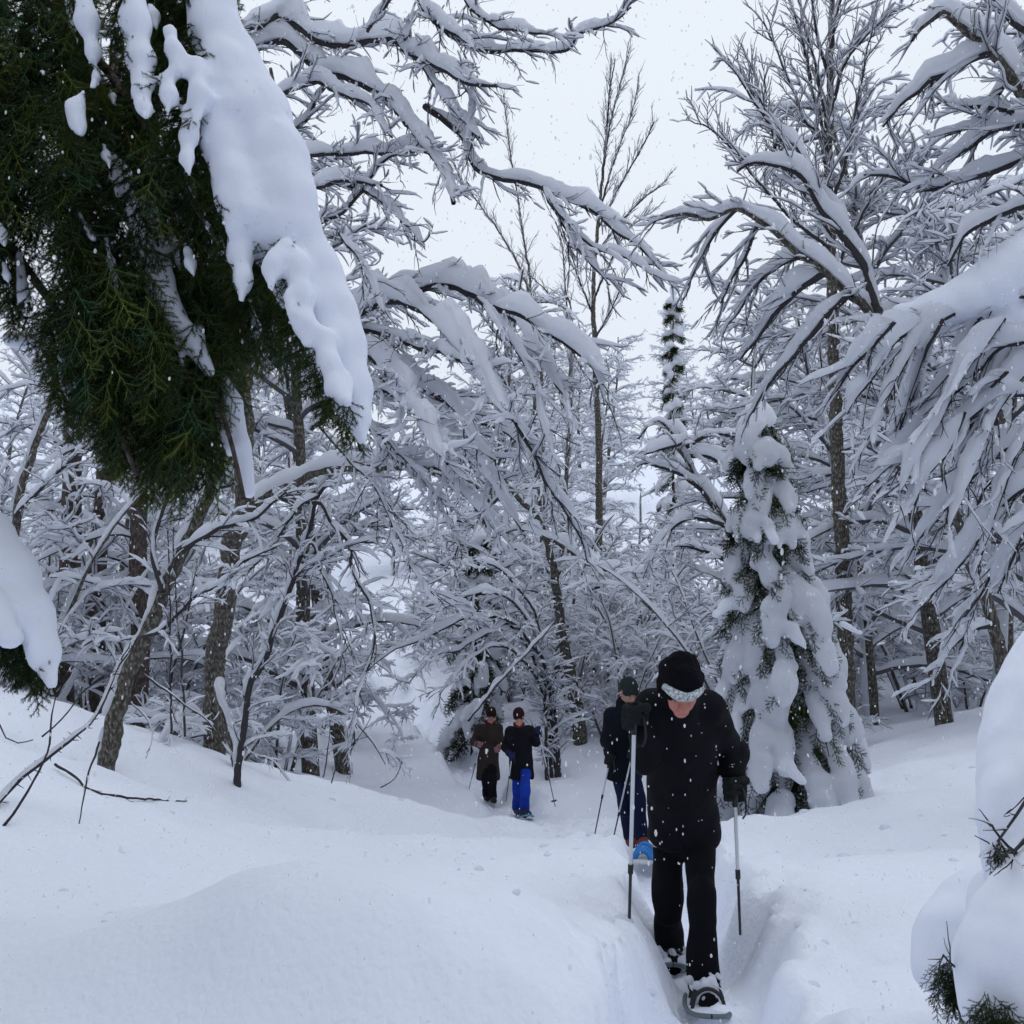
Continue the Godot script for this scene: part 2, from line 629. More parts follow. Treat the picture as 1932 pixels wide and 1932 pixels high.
# a whole bare tree grown from its base; returns its root
func grown_tree(called: String, height: float, r: float, boughs: int, first: float, reach: float, rise: float, how: Dictionary, stems := 1, lean := 0.1, bend := 0.0, level := 1) -> Node3D:
	var root := Node3D.new()
	root.name = called
	var trunk := Buf.new()
	var bark := Buf.new()
	var snow := Buf.new()
	for s in stems:
		var ang := TAU * (s + rng.randf()) / stems
		var out := Vector3(cos(ang), 0, sin(ang))
		var dir := (Vector3.UP + out * (lean * rng.randf_range(0.5, 1.4))).normalized()
		var hh := height * rng.randf_range(0.75, 1.1)
		var base := out * (0.0 if stems == 1 else 0.18) - Vector3.UP * 0.25
		var pts := PackedVector3Array()
		var p := base
		var n := 16
		pts.append(p)
		for k in n:
			dir = (dir + Vector3(rng.randf() - 0.5, 0, rng.randf() - 0.5) * 0.16 + (out * 0.5 + Vector3.DOWN) * bend * (float(k) / n) * 0.35).normalized()
			p += dir * (hh / n)
			pts.append(p)
		var rr := r * rng.randf_range(0.8, 1.1)
		tube(trunk, pts, rr, rr * 0.18, 8, 0.2)
		if stems == 1:  # wet snow plastered up the weather side
			var weather := Vector3(-0.5, 0, 0.35).rotated(Vector3.UP, rng.randfn(0, 0.5)) * rr
			var strip := PackedVector3Array()
			for q in spline(pts, 0.3):
				strip.append(q + weather * (1.0 - 0.6 * (q.y / hh)) * rng.randf_range(0.7, 1.25))
			tube(snow, strip, rr * 0.72, rr * 0.14, 6, 0.5)
		ridge(snow, pts, rr, rr * 0.2, 0.09 + rr * 0.5, 0.03 + rr * 0.55, 0.9, RIDGE5, 0.5, 1.3)
		var nb := int(boughs / float(stems))
		for j in nb:
			var t := lerpf(first, 0.98, (j + rng.randf() * 0.8) / nb)
			var fi := t * n
			var k := mini(int(fi), n - 1)
			var q := pts[k].lerp(pts[k + 1], fi - k)
			var td := (pts[k + 1] - pts[k]).normalized()
			var a := j * 2.4 + rng.randf()
			var side := Vector3(cos(a), 0, sin(a))
			var d := (side + td * rise + Vector3.UP * 0.1).normalized()
			var length := reach * rng.randf_range(0.6, 1.1) * (1.0 - 0.55 * t)
			var br := rr * lerpf(0.42, 0.2, t)
			var line := shoot(q, d, length, 9, 0.3, how.droop * 0.7)
			tube(bark, line, br, br * 0.25, 5, 0.2)
			ridge(snow, line, br, br * 0.25, 0.075 + br, 0.028 + br * 0.8, 0.8, RIDGE5, 0.4, 1.2)
			sprout(bark, snow, line, level, how, 0.15)
	part("trunk", trunk.mesh(), M.bark, root)
	part("crown", bark.mesh(), M.frosted_twig, root)
	part("snow", snow.mesh(), M.snow, root)
	return root


func plant(proto: Node3D, where: Vector3, turn: float, size: float, label: String, category: String, group: String, called := "") -> Node3D:
	var o: Node3D = proto.duplicate()
	o.name = numbered(called if called else String(proto.name))
	add_child(o, true)
	o.position = where
	o.rotation.y = turn
	o.scale = Vector3.ONE * size
	tag(o, label, category, group)
	return o


func on_ground(x: float, z: float, sink := 0.0) -> Vector3:
	return Vector3(x, ground_y(x, z) - sink, z)


# a twig of spruce needles, growing along +y
func needle_twig(length: float, count: int, needle: float, thick: float, side_twigs: int) -> ArrayMesh:
	var b := Buf.new()
	var stems := [[Vector3.ZERO, Vector3.UP, length, count]]
	for s in side_twigs:
		var t := lerpf(0.15, 0.75, float(s) / maxi(1, side_twigs - 1))
		var sgn := -1.0 if s % 2 else 1.0
		stems.append([Vector3.UP * length * t, Vector3(sgn * 0.75, 0.8, rng.randfn(0, 0.15)).normalized(), length * (0.62 - 0.4 * t), int(count * (0.6 - 0.35 * t))])
	for st in stems:
		var d: Vector3 = st[1]
		var s := d.cross(Vector3(0.2, 0.1, 0.97)).normalized()
		var u := s.cross(d)
		tube(b, PackedVector3Array([st[0], st[0] + d * (float(st[2]) * 0.97)]), 0.0022, 0.001, 3)
		for q in int(st[3]):
			var t: float = (q + rng.randf()) / float(st[3])
			var a := rng.randf() * TAU
			var o := s * cos(a) + u * sin(a)
			var p: Vector3 = st[0] + d * (float(st[2]) * t)
			var tip := p + (o + d * rng.randf_range(0.7, 1.3)).normalized() * needle * rng.randf_range(0.75, 1.1)
			var across := (tip - p).cross(o.cross(d) + d * 0.3).normalized() * thick
			var base := b.v.size()
			b.v.append_array(PackedVector3Array([p - across, p + across, tip]))
			for e in 3:
				b.n.append((o + d * 0.2).normalized())
			b.i.append_array(PackedInt32Array([base, base + 1, base + 2]))
	return b.mesh()


# a hanging strand of needle twigs starting at p; fills places and tints
func hang(places: Array, tints: Array, p: Vector3, d: Vector3, length: float, scale: float, dark: float) -> void:
	var line := shoot(p, d, length, 8, 0.14, 1.2)
	var n := maxi(3, int(length / (0.05 * scale)))
	var strand := rng.randf_range(0.55, 1.5)
	for j in n:
		var t := (j + 0.5) / n
		var fi := t * 8.0
		var k := mini(int(fi), 7)
		var q := line[k].lerp(line[k + 1], fi - k)
		var dir := (line[k + 1] - line[k]).normalized()
		var side := dir.cross(Vector3(rng.randfn(0, 0.5), 0.1, 1.0)).normalized() * (1.0 if j % 2 else -1.0)
		var y := (dir + side * rng.randf_range(0.25, 0.6) + Vector3(0, 0, rng.randfn(0, 0.15))).normalized()
		if j == n - 1:
			y = dir
		var x := y.cross(Vector3(rng.randfn(0, 0.4), 0.2, 1)).normalized()
		var z := x.cross(y)
		var sc := scale * rng.randf_range(0.7, 1.1) * (1.0 - 0.35 * t)
		places.append(Transform3D(Basis(x * sc, y * sc, z * sc), q))
		var g := rng.randf_range(0.75, 1.35) * dark * strand
		var warm := clampf(rng.randfn(0.35, 0.3), 0.0, 1.0)
		tints.append(Color(lerpf(0.026, 0.075, warm) * g, lerpf(0.052, 0.088, warm) * g, lerpf(0.028, 0.018, warm) * g))


func inside(poly: Array, x: float, y: float) -> bool:
	var hit := false
	var n := poly.size() / 2
	var j := n - 1
	for k in n:
		var xi: float = poly[k * 2]
		var yi: float = poly[k * 2 + 1]
		var xj: float = poly[j * 2]
		var yj: float = poly[j * 2 + 1]
		if (yi > y) != (yj > y) and x < (xj - xi) * (y - yi) / (yj - yi) + xi:
			hit = not hit
		j = k
	return hit


func chain(prims: Array, xyr: Array, d0: float, d1: float) -> void:
	# xyr: x, y, half width in the same steps
	var n := xyr.size() / 3
	for k in n - 1:
		var da := lerpf(d0, d1, float(k) / (n - 1))
		var db := lerpf(d0, d1, float(k + 1) / (n - 1))
		var s := 0.53002 / focal
		prims.append([at(xyr[k * 3], xyr[k * 3 + 1], da), at(xyr[k * 3 + 3], xyr[k * 3 + 4], db), float(xyr[k * 3 + 2]) * s * da, float(xyr[k * 3 + 5]) * s * db])


func near_spruce() -> void:
	rng.seed = 501
	var root := thing("spruce_tree", "dark green spruce bough hanging at upper left, weighed down by a thick slab of snow", "spruce tree", on_ground(-3.1, -3.3))
	var o := -root.position
	var trunk := Buf.new()
	tube(trunk, spline(PackedVector3Array([Vector3(0, -0.3, 0), Vector3(0.05, 3, 0), Vector3(0.0, 7.5, 0.1)]), 0.3), 0.2, 0.08, 12, 0.15)
	part("trunk", trunk.mesh(), M.brown_bark, root)
	# boughs, from the trunk out to the tip
	var stem := Buf.new()
	for line in [[-400, -250, 60, -160, 330, 20, 470, 260, 580, 500, 655, 720, 680, 850], [-450, -60, -60, 120, 180, 330, 330, 560, 420, 780, 460, 940], [-450, 300, -100, 380, 60, 520, 180, 720, 260, 900], [-300, -250, 20, -40, 200, 130, 330, 330, 420, 470]]:
		var limb := sight_line(line, 3.4, 2.75)
		limb.insert(0, Vector3(root.position.x, limb[0].y - 0.15, root.position.z))
		tube(stem, spline(limb, 0.08), 0.035, 0.006, 6, 0.2)
	var b1 := part("bough", stem.mesh(), M.brown_bark, root, o)
	# hanging needle strands, in the volume under the boughs
	var poly := [-420, -60, 420, -60, 470, 250, 560, 480, 640, 640, 690, 790, 676, 872, 640, 850, 600, 810, 560, 790, 540, 690, 500, 700, 440, 740, 470, 960, 455, 985, 425, 910, 385, 965, 345, 945, 300, 975, 250, 930, 210, 905, 170, 830, 130, 790, 80, 660, 20, 625, -80, 600, -250, 560, -420, 420]
	var places := []
	var tints := []
	var tries := 0
	var strands := 0
	while strands < 1120 and tries < 9000:
		tries += 1
		var cx := rng.randf_range(-410, 690)
		var cy := rng.randf_range(-120, 880)
		var cd := rng.randf_range(2.98 if cx > 330 else 2.8, 3.45) - 0.0002 * cx
		for e in rng.randi_range(4, 8):
			var x := cx + rng.randfn(0, 16)
			var y := cy + rng.randfn(0, 30)
			var len_px := rng.randf_range(90, 250)
			var sx := rng.randf_range(0.0, 0.28)
			if not inside(poly, x + sx * len_px, y + len_px) or not inside(poly, x, maxf(y, -50)):
				continue
			var d := cd + rng.randfn(0, 0.04)
			var length := len_px * 0.53 / focal * d
			hang(places, tints, at(x, y, d), Vector3(sx + 0.05, -1.0, rng.randf_range(0.0, 0.2)).normalized(), length, 0.9, 1.7)
			strands += 1
	var tw := needle_twig(0.16, 110, 0.018, 0.0011, 5)
	var nd := scatter("needles", tw, M.needle, places, tints, b1)
	# the snow slab on the outer side, with fingers running down over the needles
	var pr := []
	chain(pr, [388, -60, 48, 408, 60, 46, 430, 140, 52, 448, 220, 52], 2.95, 2.8)
	chain(pr, [448, 110, 42, 484, 210, 58, 512, 300, 66, 526, 380, 68, 530, 430, 62], 2.9, 2.75)
	chain(pr, [480, 340, 46, 530, 440, 66, 578, 520, 62, 612, 590, 58, 634, 660, 54, 656, 730, 40, 675, 790, 21, 684, 830, 8], 2.85, 2.65)
	chain(pr, [400, 190, 32, 418, 270, 36, 440, 340, 34, 462, 400, 30], 2.8, 2.68)
	chain(pr, [372, 120, 14, 376, 180, 15, 372, 232, 8], 2.74, 2.66)
	chain(pr, [462, 420, 30, 452, 480, 18, 458, 530, 12, 456, 570, 6], 2.72, 2.62)
	chain(pr, [430, 330, 16, 428, 380, 14, 436, 430, 7], 2.72, 2.66)
	chain(pr, [560, 500, 28, 570, 560, 18, 574, 610, 15, 578, 650, 7], 2.66, 2.58)
	chain(pr, [540, 470, 18, 520, 490, 10, 512, 500, 6], 2.66, 2.62)
	chain(pr, [612, 640, 22, 620, 690, 18, 628, 735, 13, 640, 752, 8], 2.62, 2.54)
	chain(pr, [650, 720, 16, 655, 760, 9], 2.6, 2.54)
	chain(pr, [352, 210, 7, 356, 260, 11, 352, 300, 9, 356, 328, 5], 2.7, 2.62)
	chain(pr, [322, 60, 15, 328, 95, 11, 334, 130, 5], 2.75, 2.7)
	chain(pr, [252, -40, 22, 256, 40, 25, 266, 110, 21, 270, 160, 12, 268, 172, 7], 2.75, 2.66)
	chain(pr, [262, 185, 11, 270, 205, 9, 274, 222, 4], 2.66, 2.62)
	chain(pr, [318, 150, 7, 320, 180, 8, 318, 212, 4], 2.7, 2.64)
	chain(pr, [152, -40, 17, 164, 40, 18, 174, 100, 10, 180, 145, 6, 176, 162, 8], 2.75, 2.68)
	chain(pr, [158, 178, 7, 142, 205, 11, 146, 235, 8, 150, 256, 4], 2.68, 2.64)
	chain(pr, [512, 512, 11, 511, 545, 7], 2.62, 2.58)
	chain(pr, [540, 560, 6, 546, 590, 4], 2.6, 2.58)
	var sb := Buf.new()
	nets(sb, pr, 0.011, 0.04, 0.0075, 110.0, 0.3)
	var slab := part("snow", sb.mesh(), M.mass, b1)
	crumbs(slab, sb, 700, 0.002, 0.007, -0.95, -0.15)
	var poke := []
	var poke_tint := []
	for q in 900:
		var e := rng.randi_range(0, sb.v.size() - 1)
		if sb.n[e].x > -0.35 and sb.n[e].y > -0.5 or sb.v[e].x > -0.35:
			continue
		var y := (Vector3.DOWN + sb.n[e] * 0.5 + Vector3(rng.randfn(0, 0.3), 0, rng.randfn(0, 0.3))).normalized()
		var x := y.cross(Vector3(rng.randfn(0, 0.4), 0.2, 1)).normalized()
		var sc := rng.randf_range(0.3, 0.65)
		poke.append(Transform3D(Basis(x * sc, y * sc, x.cross(y) * sc), sb.v[e] - sb.n[e] * 0.012))
		poke_tint.append(Color(0.05, 0.075, 0.025))
	scatter("needles", tw, M.needle, poke, poke_tint, slab)
	var pr2 := []
	chain(pr2, [205, 290, 12, 240, 350, 22, 270, 400, 26, 285, 470, 30, 300, 530, 26, 330, 600, 22, 360, 640, 22, 395, 700, 12], 3.0, 2.85)
	chain(pr2, [330, 600, 12, 335, 650, 8, 345, 690, 5], 2.9, 2.86)
	chain(pr2, [270, 340, 8, 290, 300, 10], 2.95, 2.9)
	chain(pr2, [410, 690, 10, 440, 760, 15, 455, 840, 15, 470, 930, 10], 2.95, 2.9)
	chain(pr2, [150, 400, 8, 175, 450, 10], 2.9, 2.85)
	chain(pr2, [35, 480, 10, 45, 560, 14], 3.0, 2.95)
	chain(pr2, [20, 640, 16, 70, 650, 14], 3.3, 3.3)
	chain(pr2, [150, 750, 10, 190, 720, 15, 215, 790, 13], 3.3, 3.2)
	var dust := 0
	while dust < 60:
		var x := rng.randf_range(-40, 560)
		var y := rng.randf_range(-30, 850)
		var l := rng.randf_range(30, 110)
		if not inside(poly, x, y) or not inside(poly, x + l * 0.3, y + l):
			continue
		dust += 1
		var d := rng.randf_range(2.8, 3.1)
		var w := rng.randf_range(3.5, 9.0)
		chain(pr2, [x, y, w * 0.7, x + l * 0.12, y + l * 0.5, w, x + l * 0.25, y + l, w * 0.35], d, d - 0.05)
	var sb2 := Buf.new()
	nets(sb2, pr2, 0.010, 0.02, 0.007, 90.0, 0.3)
	part("snow", sb2.mesh(), M.mass, b1)
	# the lower bough at the left edge
	var stem2 := Buf.new()
	var limb2 := sight_line([-450, 820, -150, 960, 10, 1090, 80, 1250], 3.4, 2.9)
	limb2.insert(0, Vector3(root.position.x, limb2[0].y - 0.1, root.position.z))
	tube(stem2, spline(limb2, 0.06), 0.03, 0.006, 6, 0.2)
	var b2 := part("bough", stem2.mesh(), M.brown_bark, root, o)
	var pr3 := []
	chain(pr3, [-160, 930, 60, -60, 1010, 58, 10, 1090, 52, 50, 1160, 44, 80, 1230, 26, 96, 1290, 12], 2.9, 2.7)
	chain(pr3, [-20, 1130, 30, 20, 1200, 22], 2.7, 2.65)
	chain(pr3, [-8, 990, 24, 5, 1050, 36], 2.9, 2.85)
	var sb3 := Buf.new()
	nets(sb3, pr3, 0.012, 0.045, 0.011, 95.0, 0.3)
	crumbs(part("snow", sb3.mesh(), M.mass, b2), sb3, 250, 0.002, 0.007, -0.95, -0.15)
	var places2 := []
	var tints2 := []
	for j in 46:
		var t := rng.randf()
		var x := lerpf(-140, 74, t)
		var y := lerpf(1090, 1225, t * t)
		var d := rng.randf_range(2.72, 3.1)
		hang(places2, tints2, at(x, y, d), Vector3(0.18, -1, 0.1).normalized(), rng.randf_range(40, 95) * 0.53 / focal * d, 0.85, 1.0)
	scatter("needles", tw, M.needle, places2, tints2, b2)
	for q in [nd]:
		q.position = Vector3.ZERO


# loose powder clinging to a mass of snow, where its faces turn between these heights
func crumbs(parent: Node, b: Buf, n: int, r0: float, r1: float, low_y: float, high_y: float) -> void:
	var bits := []
	for q in n:
		var e := rng.randi_range(0, b.v.size() - 1)
		if b.n[e].y < low_y or b.n[e].y > high_y:
			continue
		var r := lerpf(r0, r1, pow(rng.randf(), 2.0))
		bits.append(Transform3D(Basis.from_euler(Vector3(rng.randf() * 6, rng.randf() * 6, rng.randf() * 6)).scaled(Vector3(r * rng.randf_range(0.7, 1.4), r, r)), b.v[e] - b.n[e] * r * 0.3))
	scatter("powder", M.crumb, M.snow, bits, [], parent)


# a conifer loaded with snow pillows; trunk from base to top
func laden_spruce(root: Node3D, base: Vector3, top: Vector3, half: float, rows: int, per: int, pillow: float, cell: float, twig: ArrayMesh, twig_scale: float, bare: float, green: int) -> void:
	var tb := Buf.new()
	tube(tb, PackedVector3Array([base - Vector3.UP * 0.3, base.lerp(top, 0.5), top]), 0.07, 0.015, 8, 0.2)
	part("trunk", tb.mesh(), M.brown_bark, root)
	var pr := []
	var places := []
	var tints := []
	var bb := Buf.new()
	for r in rows:
		var n := maxi(3, int(per * (1.0 - 0.6 * (r + 0.5) / rows)))
		for j in n:
			var t := clampf((r + rng.randf_range(0.0, 1.6)) / rows, 0.0, 0.99)
			var a := TAU * (j + rng.randf() * 0.7) / n + r * 1.3
			var p := base.lerp(top, 0.03 + 0.95 * t)
			var reach := half * pow(1.0 - t, 0.75) * rng.randf_range(0.75, 1.02) + 0.08
			var out := Vector3(cos(a), 0.25, sin(a)).normalized()
			var line := shoot(p, out, reach * 1.35, 6, 0.2, 1.7 / maxf(reach, 0.4))
			tube(bb, line, 0.014, 0.004, 4)
			for k in range(1, 6):
				var q := line[k]
				if rng.randf() > bare:
					var rr := pillow * (0.6 + 0.7 * rng.randf()) * (1.0 - 0.25 * t) * (0.7 + 0.1 * k)
					pr.append([q + Vector3.UP * rr * 0.45, line[k + 1] + Vector3.UP * rr * 0.3, rr, rr * rng.randf_range(0.6, 0.95)])
					if k > 2 and rng.randf() < 0.45:
						var side2 := out.cross(Vector3.UP).normalized() * rng.randfn(0, 0.12)
						pr.append([q + side2, q + side2 * 1.6 + Vector3.DOWN * rr * 1.6 + out * 0.06, rr * 0.7, rr * 0.4])
				var side := (line[k] - line[k - 1]).cross(Vector3.UP).normalized()
				for e in green:
					var sd := side * (1.0 if e % 2 else -1.0)
					hang(places, tints, q + sd * 0.04 + Vector3.DOWN * 0.03, (sd * rng.randf_range(0.2, 0.9) + Vector3.DOWN * rng.randf_range(0.8, 1.2) + out * 0.35).normalized(), rng.randf_range(0.12, 0.24), twig_scale, 0.9)
	pr.append([top, top + Vector3.DOWN * 0.1, pillow * 1.25, pillow * 1.2])
	part("bough", bb.mesh(), M.twig, root)
	scatter("needles", twig, M.needle, places, tints, root)
	var sb := Buf.new()
	nets(sb, pr, cell, 0.075, pillow * 0.24, 60.0, 0.3)
	crumbs(part("snow", sb.mesh(), M.snow, root), sb, 900, 0.006, 0.03, -0.9, 0.7)


# ---------------------------------------------------------------- people
func lerp_prims(a: Vector3, b: Vector3, ra: float, rb: float) -> Array:
	return [a, b, ra, rb]


# a hand closed round a shaft: fingers curl about the axis, thumb from the side of the palm
func fist(pr: Array, c: Vector3, axis: Vector3, palm: Vector3, wrist: Vector3, s: float) -> void:
	var y := axis.normalized()
	var z := (palm - y * palm.dot(y)).normalized()
	var x := y.cross(z)
	var ring := func(g: float, r: float, h: float) -> Vector3: return c + (z * cos(g) + x * sin(g)) * r * s + y * h * s
	for k in 4:
		var h := 0.033 - 0.022 * k
		var fat: float = [0.0125, 0.0135, 0.013, 0.0115][k]
		var reach: float = [1.0, 1.08, 1.02, 0.86][k]
		var pts := []
		for g in [0.35, 1.25, 2.2, 3.15 * reach, 3.9 * reach]:
			pts.append(ring.call(g, 0.034, h))
		for q in 4:
			pr.append([pts[q], pts[q + 1], (fat - 0.0008 * q) * s, (fat - 0.0008 * (q + 1)) * s])
	var th := [ring.call(-0.2, 0.046, 0.02), ring.call(-1.1, 0.042, 0.034), ring.call(-2.1, 0.034, 0.040)]
	pr.append([th[0], th[1], 0.017 * s, 0.015 * s])
	pr.append([th[1], th[2], 0.015 * s, 0.012 * s])
	pr.append([ring.call(0.2, 0.040, 0.026), ring.call(0.2, 0.040, -0.030), 0.022 * s, 0.020 * s])
	pr.append([ring.call(-0.3, 0.046, 0.012), ring.call(-0.2, 0.046, -0.026), 0.020 * s, 0.020 * s])
	pr.append([ring.call(0.0, 0.046, -0.004), wrist, 0.030 * s, 0.033 * s])


# J: joints; L: look. Garments are separate meshes over one continuous body.
func person(J: Dictionary, L: Dictionary, label: String) -> Node3D:
	var foot: Vector3 = (J.ankle_a + J.ankle_b) * 0.5
	var root := thing("person", label, "person", Vector3(foot.x, foot.y - 0.08, foot.z))
	var o := -root.position
	var s: float = L.get("size", 1.0)
	var cell: float = L.cell
	var f: Vector3 = (J.face as Vector3).normalized()
	var u: Vector3 = ((J.head as Vector3) - (J.neck as Vector3)).normalized()
	if J.has("crown"):
		u = (J.crown as Vector3).normalized()
	u = (u - f * u.dot(f)).normalized()
	var r := f.cross(u)
	var c: Vector3 = J.head
	# body
	var body := Buf.new()
	var bp := []
	for e in ["a", "b"]:
		bp.append([J["shoulder_" + e], J["elbow_" + e], 0.048 * s, 0.04 * s])
		bp.append([J["elbow_" + e], J["wrist_" + e], 0.04 * s, 0.028 * s])
		bp.append([J["wrist_" + e], (J["wrist_" + e] as Vector3).lerp(J["hand_" + e], 0.4), 0.024 * s, 0.018 * s])
		bp.append([J["hip_" + e], J["knee_" + e], 0.065 * s, 0.048 * s])
		bp.append([J["knee_" + e], J["ankle_" + e], 0.048 * s, 0.034 * s])
		bp.append([J["ankle_" + e], J["toe_" + e], 0.034 * s, 0.026 * s])
		bp.append([J.chest, J["shoulder_" + e], 0.09 * s, 0.05 * s])
		bp.append([J.pelvis, J["hip_" + e], 0.09 * s, 0.07 * s])
	bp.append([J.chest, J.pelvis, 0.105 * s, 0.10 * s])
	bp.append([J.neck, J.chest, 0.055 * s, 0.08 * s])
	nets(body, bp, maxf(cell, 0.016), 0.04)
	var hp := []
	hp.append([c + (u * 0.028 - f * 0.030) * s, c + (u * 0.030 + f * 0.012) * s, 0.082 * s, 0.076 * s])
	hp.append([c + (-u * 0.03 + f * 0.02) * s, c + (-u * 0.085 + f * 0.052) * s, 0.062 * s, 0.033 * s])
	for e in [-1.0, 1.0]:
		hp.append([c + (-u * 0.022 + f * 0.055 + r * 0.035 * e) * s, c + (-u * 0.06 + f * 0.045 + r * 0.03 * e) * s, 0.024 * s, 0.022 * s])
		hp.append([c + (r * 0.076 * e - f * 0.01 + u * 0.01) * s, c + (r * 0.080 * e - f * 0.014 - u * 0.03) * s, 0.014 * s, 0.011 * s])
		hp.append([c + (u * 0.02 + f * 0.078 + r * 0.02 * e) * s, c + (u * 0.018 + f * 0.068 + r * 0.045 * e) * s, 0.012 * s, 0.010 * s])
	hp.append([c + (u * 0.005 + f * 0.088) * s, c + (-u * 0.028 + f * 0.106) * s, 0.010 * s, 0.014 * s])
	hp.append([c + (-u * 0.032 + f * 0.094 + r * 0.010) * s, c + (-u * 0.032 + f * 0.094 - r * 0.010) * s, 0.010 * s, 0.010 * s])
	hp.append([c + (-u * 0.058 + f * 0.088 + r * 0.017) * s, c + (-u * 0.058 + f * 0.088 - r * 0.017) * s, 0.008 * s, 0.008 * s])
	hp.append([c + (-u * 0.070 + f * 0.086 + r * 0.013) * s, c + (-u * 0.070 + f * 0.086 - r * 0.013) * s, 0.009 * s, 0.009 * s])
	hp.append([c + (-u * 0.05 - f * 0.03) * s, J.neck, 0.054 * s, 0.058 * s])
	for e in [-1.0, 1.0]:
		hp.append([c + (u * 0.004 + f * 0.094 + r * 0.032 * e) * s, c + (u * 0.003 + f * 0.092 + r * 0.040 * e) * s, 0.012 * s, 0.011 * s, -1])
	hp.append([c + (-u * 0.0645 + f * 0.098 + r * 0.018) * s, c + (-u * 0.0645 + f * 0.098 - r * 0.018) * s, 0.003 * s, 0.003 * s, -1])
	nets(body, hp, L.head_cell, 0.018)
	var bo := part("body", body.mesh(), plain(L.skin, 0.6), root, o)
	for e in [-1.0, 1.0]:
		var eb := Buf.new()
		var ec: Vector3 = c + (u * 0.004 + f * 0.078 + r * 0.034 * e) * s
		nets(eb, [[ec, ec + f * 0.001, 0.0115, 0.0115]], 0.004, 0.004)
		part("eye", eb.mesh(), plain(lin(0.05, 0.04, 0.035), 0.3), bo)
	# jacket
	var jp := []
	var k: float = L.get("bulk", 1.0)
	var across: Vector3 = ((J.shoulder_b as Vector3) - (J.shoulder_a as Vector3)) * 0.5
	var fore: Vector3 = across.cross((J.chest as Vector3) - (J.pelvis as Vector3)).normalized()
	if fore.dot(f) < 0:
		fore = -fore
	for e in [-1.0, 1.0]:
		jp.append([J.chest + across * e * 0.50, J.pelvis + across * e * 0.42, 0.105 * s * k, 0.112 * s * k])
		jp.append([J.pelvis + across * e * 0.42, J.hem + across * e * L.get("flare", 0.46), 0.112 * s * k, 0.130 * s * k])
	jp.append([J.chest + fore * 0.03, J.pelvis + fore * 0.03, 0.10 * s * k, 0.105 * s * k])
	jp.append([J.shoulder_a, J.shoulder_b, 0.075 * s * k, 0.075 * s * k])
	jp.append([J.neck, J.chest, 0.075 * s, 0.11 * s * k])
	jp.append([J.neck + u * 0.015 - f * 0.02 * s, J.neck - f * 0.03 * s, 0.073 * s, 0.085 * s])
	for e in ["a", "b"]:
		jp.append([J["shoulder_" + e], J["elbow_" + e], 0.078 * s * k, 0.064 * s * k])
		jp.append([J["elbow_" + e], J["wrist_" + e], 0.064 * s * k, 0.050 * s * k])
	# the hem is cut off level
	var hem: Vector3 = J.hem
	jp.append([hem + Vector3(-0.3, -0.30, 0), hem + Vector3(0.3, -0.30, 0), 0.25, 0.25, -1])
	var jb := Buf.new()
	nets(jb, jp, cell, 0.045, 0.009 * L.get("fold", 1.0), 58.0, 0.3)
	var jk := part("jacket", jb.mesh(), L.jacket, root, o)
	if L.get("snowy_boots", false):
		var bits := []
		for q in 560:
			var e := rng.randi_range(0, jb.v.size() - 1)
			if jb.n[e].y < rng.randf_range(-0.5, 0.9):
				continue
			var br := rng.randf_range(0.0015, 0.0045)
			bits.append(Transform3D(Basis.from_euler(Vector3(rng.randf() * 6, rng.randf() * 6, 0)).scaled(Vector3(br, br * 0.7, br * 1.3)), jb.v[e] + jb.n[e] * 0.001))
		var bm := SphereMesh.new()
		bm.radius = 1.0
		bm.height = 2.0
		bm.radial_segments = 6
		bm.rings = 3
		scatter("snow", bm, M.snow, bits, [], jk)
	# trousers
	var tp := []
	tp.append([J.pelvis, (J.hip_a + J.hip_b) * 0.5, 0.11 * s, 0.10 * s])
	for e in ["a", "b"]:
		var lg: float = s * L.get("leg", 1.0)
		var kn: Vector3 = J["knee_" + e]
		tp.append([J["hip_" + e], kn, 0.090 * lg, 0.074 * lg])
		tp.append([kn + Vector3(0, 0.05, 0.012), kn + Vector3(0, -0.06, 0.012), 0.078 * lg, 0.078 * lg])
		tp.append([kn, kn.lerp(J["ankle_" + e], 0.93), 0.072 * lg, L.get("cuff", 0.074) * s])
	var tb := Buf.new()
	nets(tb, tp, cell, 0.028, 0.008 * L.get("fold", 1.0), 60.0, 0.2)
	part("trousers", tb.mesh(), L.trousers, root, o)
	# boots
	for e in ["a", "b"]:
		var qp := []
		var an: Vector3 = J["ankle_" + e]
		var to: Vector3 = J["toe_" + e]
		var heel := an - (to - an).normalized() * 0.035 + Vector3.DOWN * 0.05
		qp.append([an + Vector3.UP * 0.06, an + Vector3.DOWN * 0.03, 0.052 * s, 0.05 * s])
		qp.append([heel, to, 0.045 * s, 0.042 * s])
		qp.append([an + Vector3.DOWN * 0.01, to, 0.05 * s, 0.040 * s])
		var qb := Buf.new()
		nets(qb, qp, cell, 0.03, 0.004, 80.0)
		var boot := part("boot", qb.mesh(), L.boot, root, o)
		if L.get("snowy_boots", false):
			var sp := []
			for j in 46:
				var t := rng.randf()
				var q := an.lerp(to, t) + Vector3(rng.randfn(0, 0.035), 0.035 + rng.randfn(0, 0.03), rng.randfn(0, 0.03))
				sp.append([q, q + Vector3(0.01, -0.01, 0.01), rng.randf_range(0.008, 0.024), 0.012])
			var sbf := Buf.new()
			nets(sbf, sp, 0.007, 0.012, 0.004, 120.0)
			part("snow", sbf.mesh(), M.snow, boot)
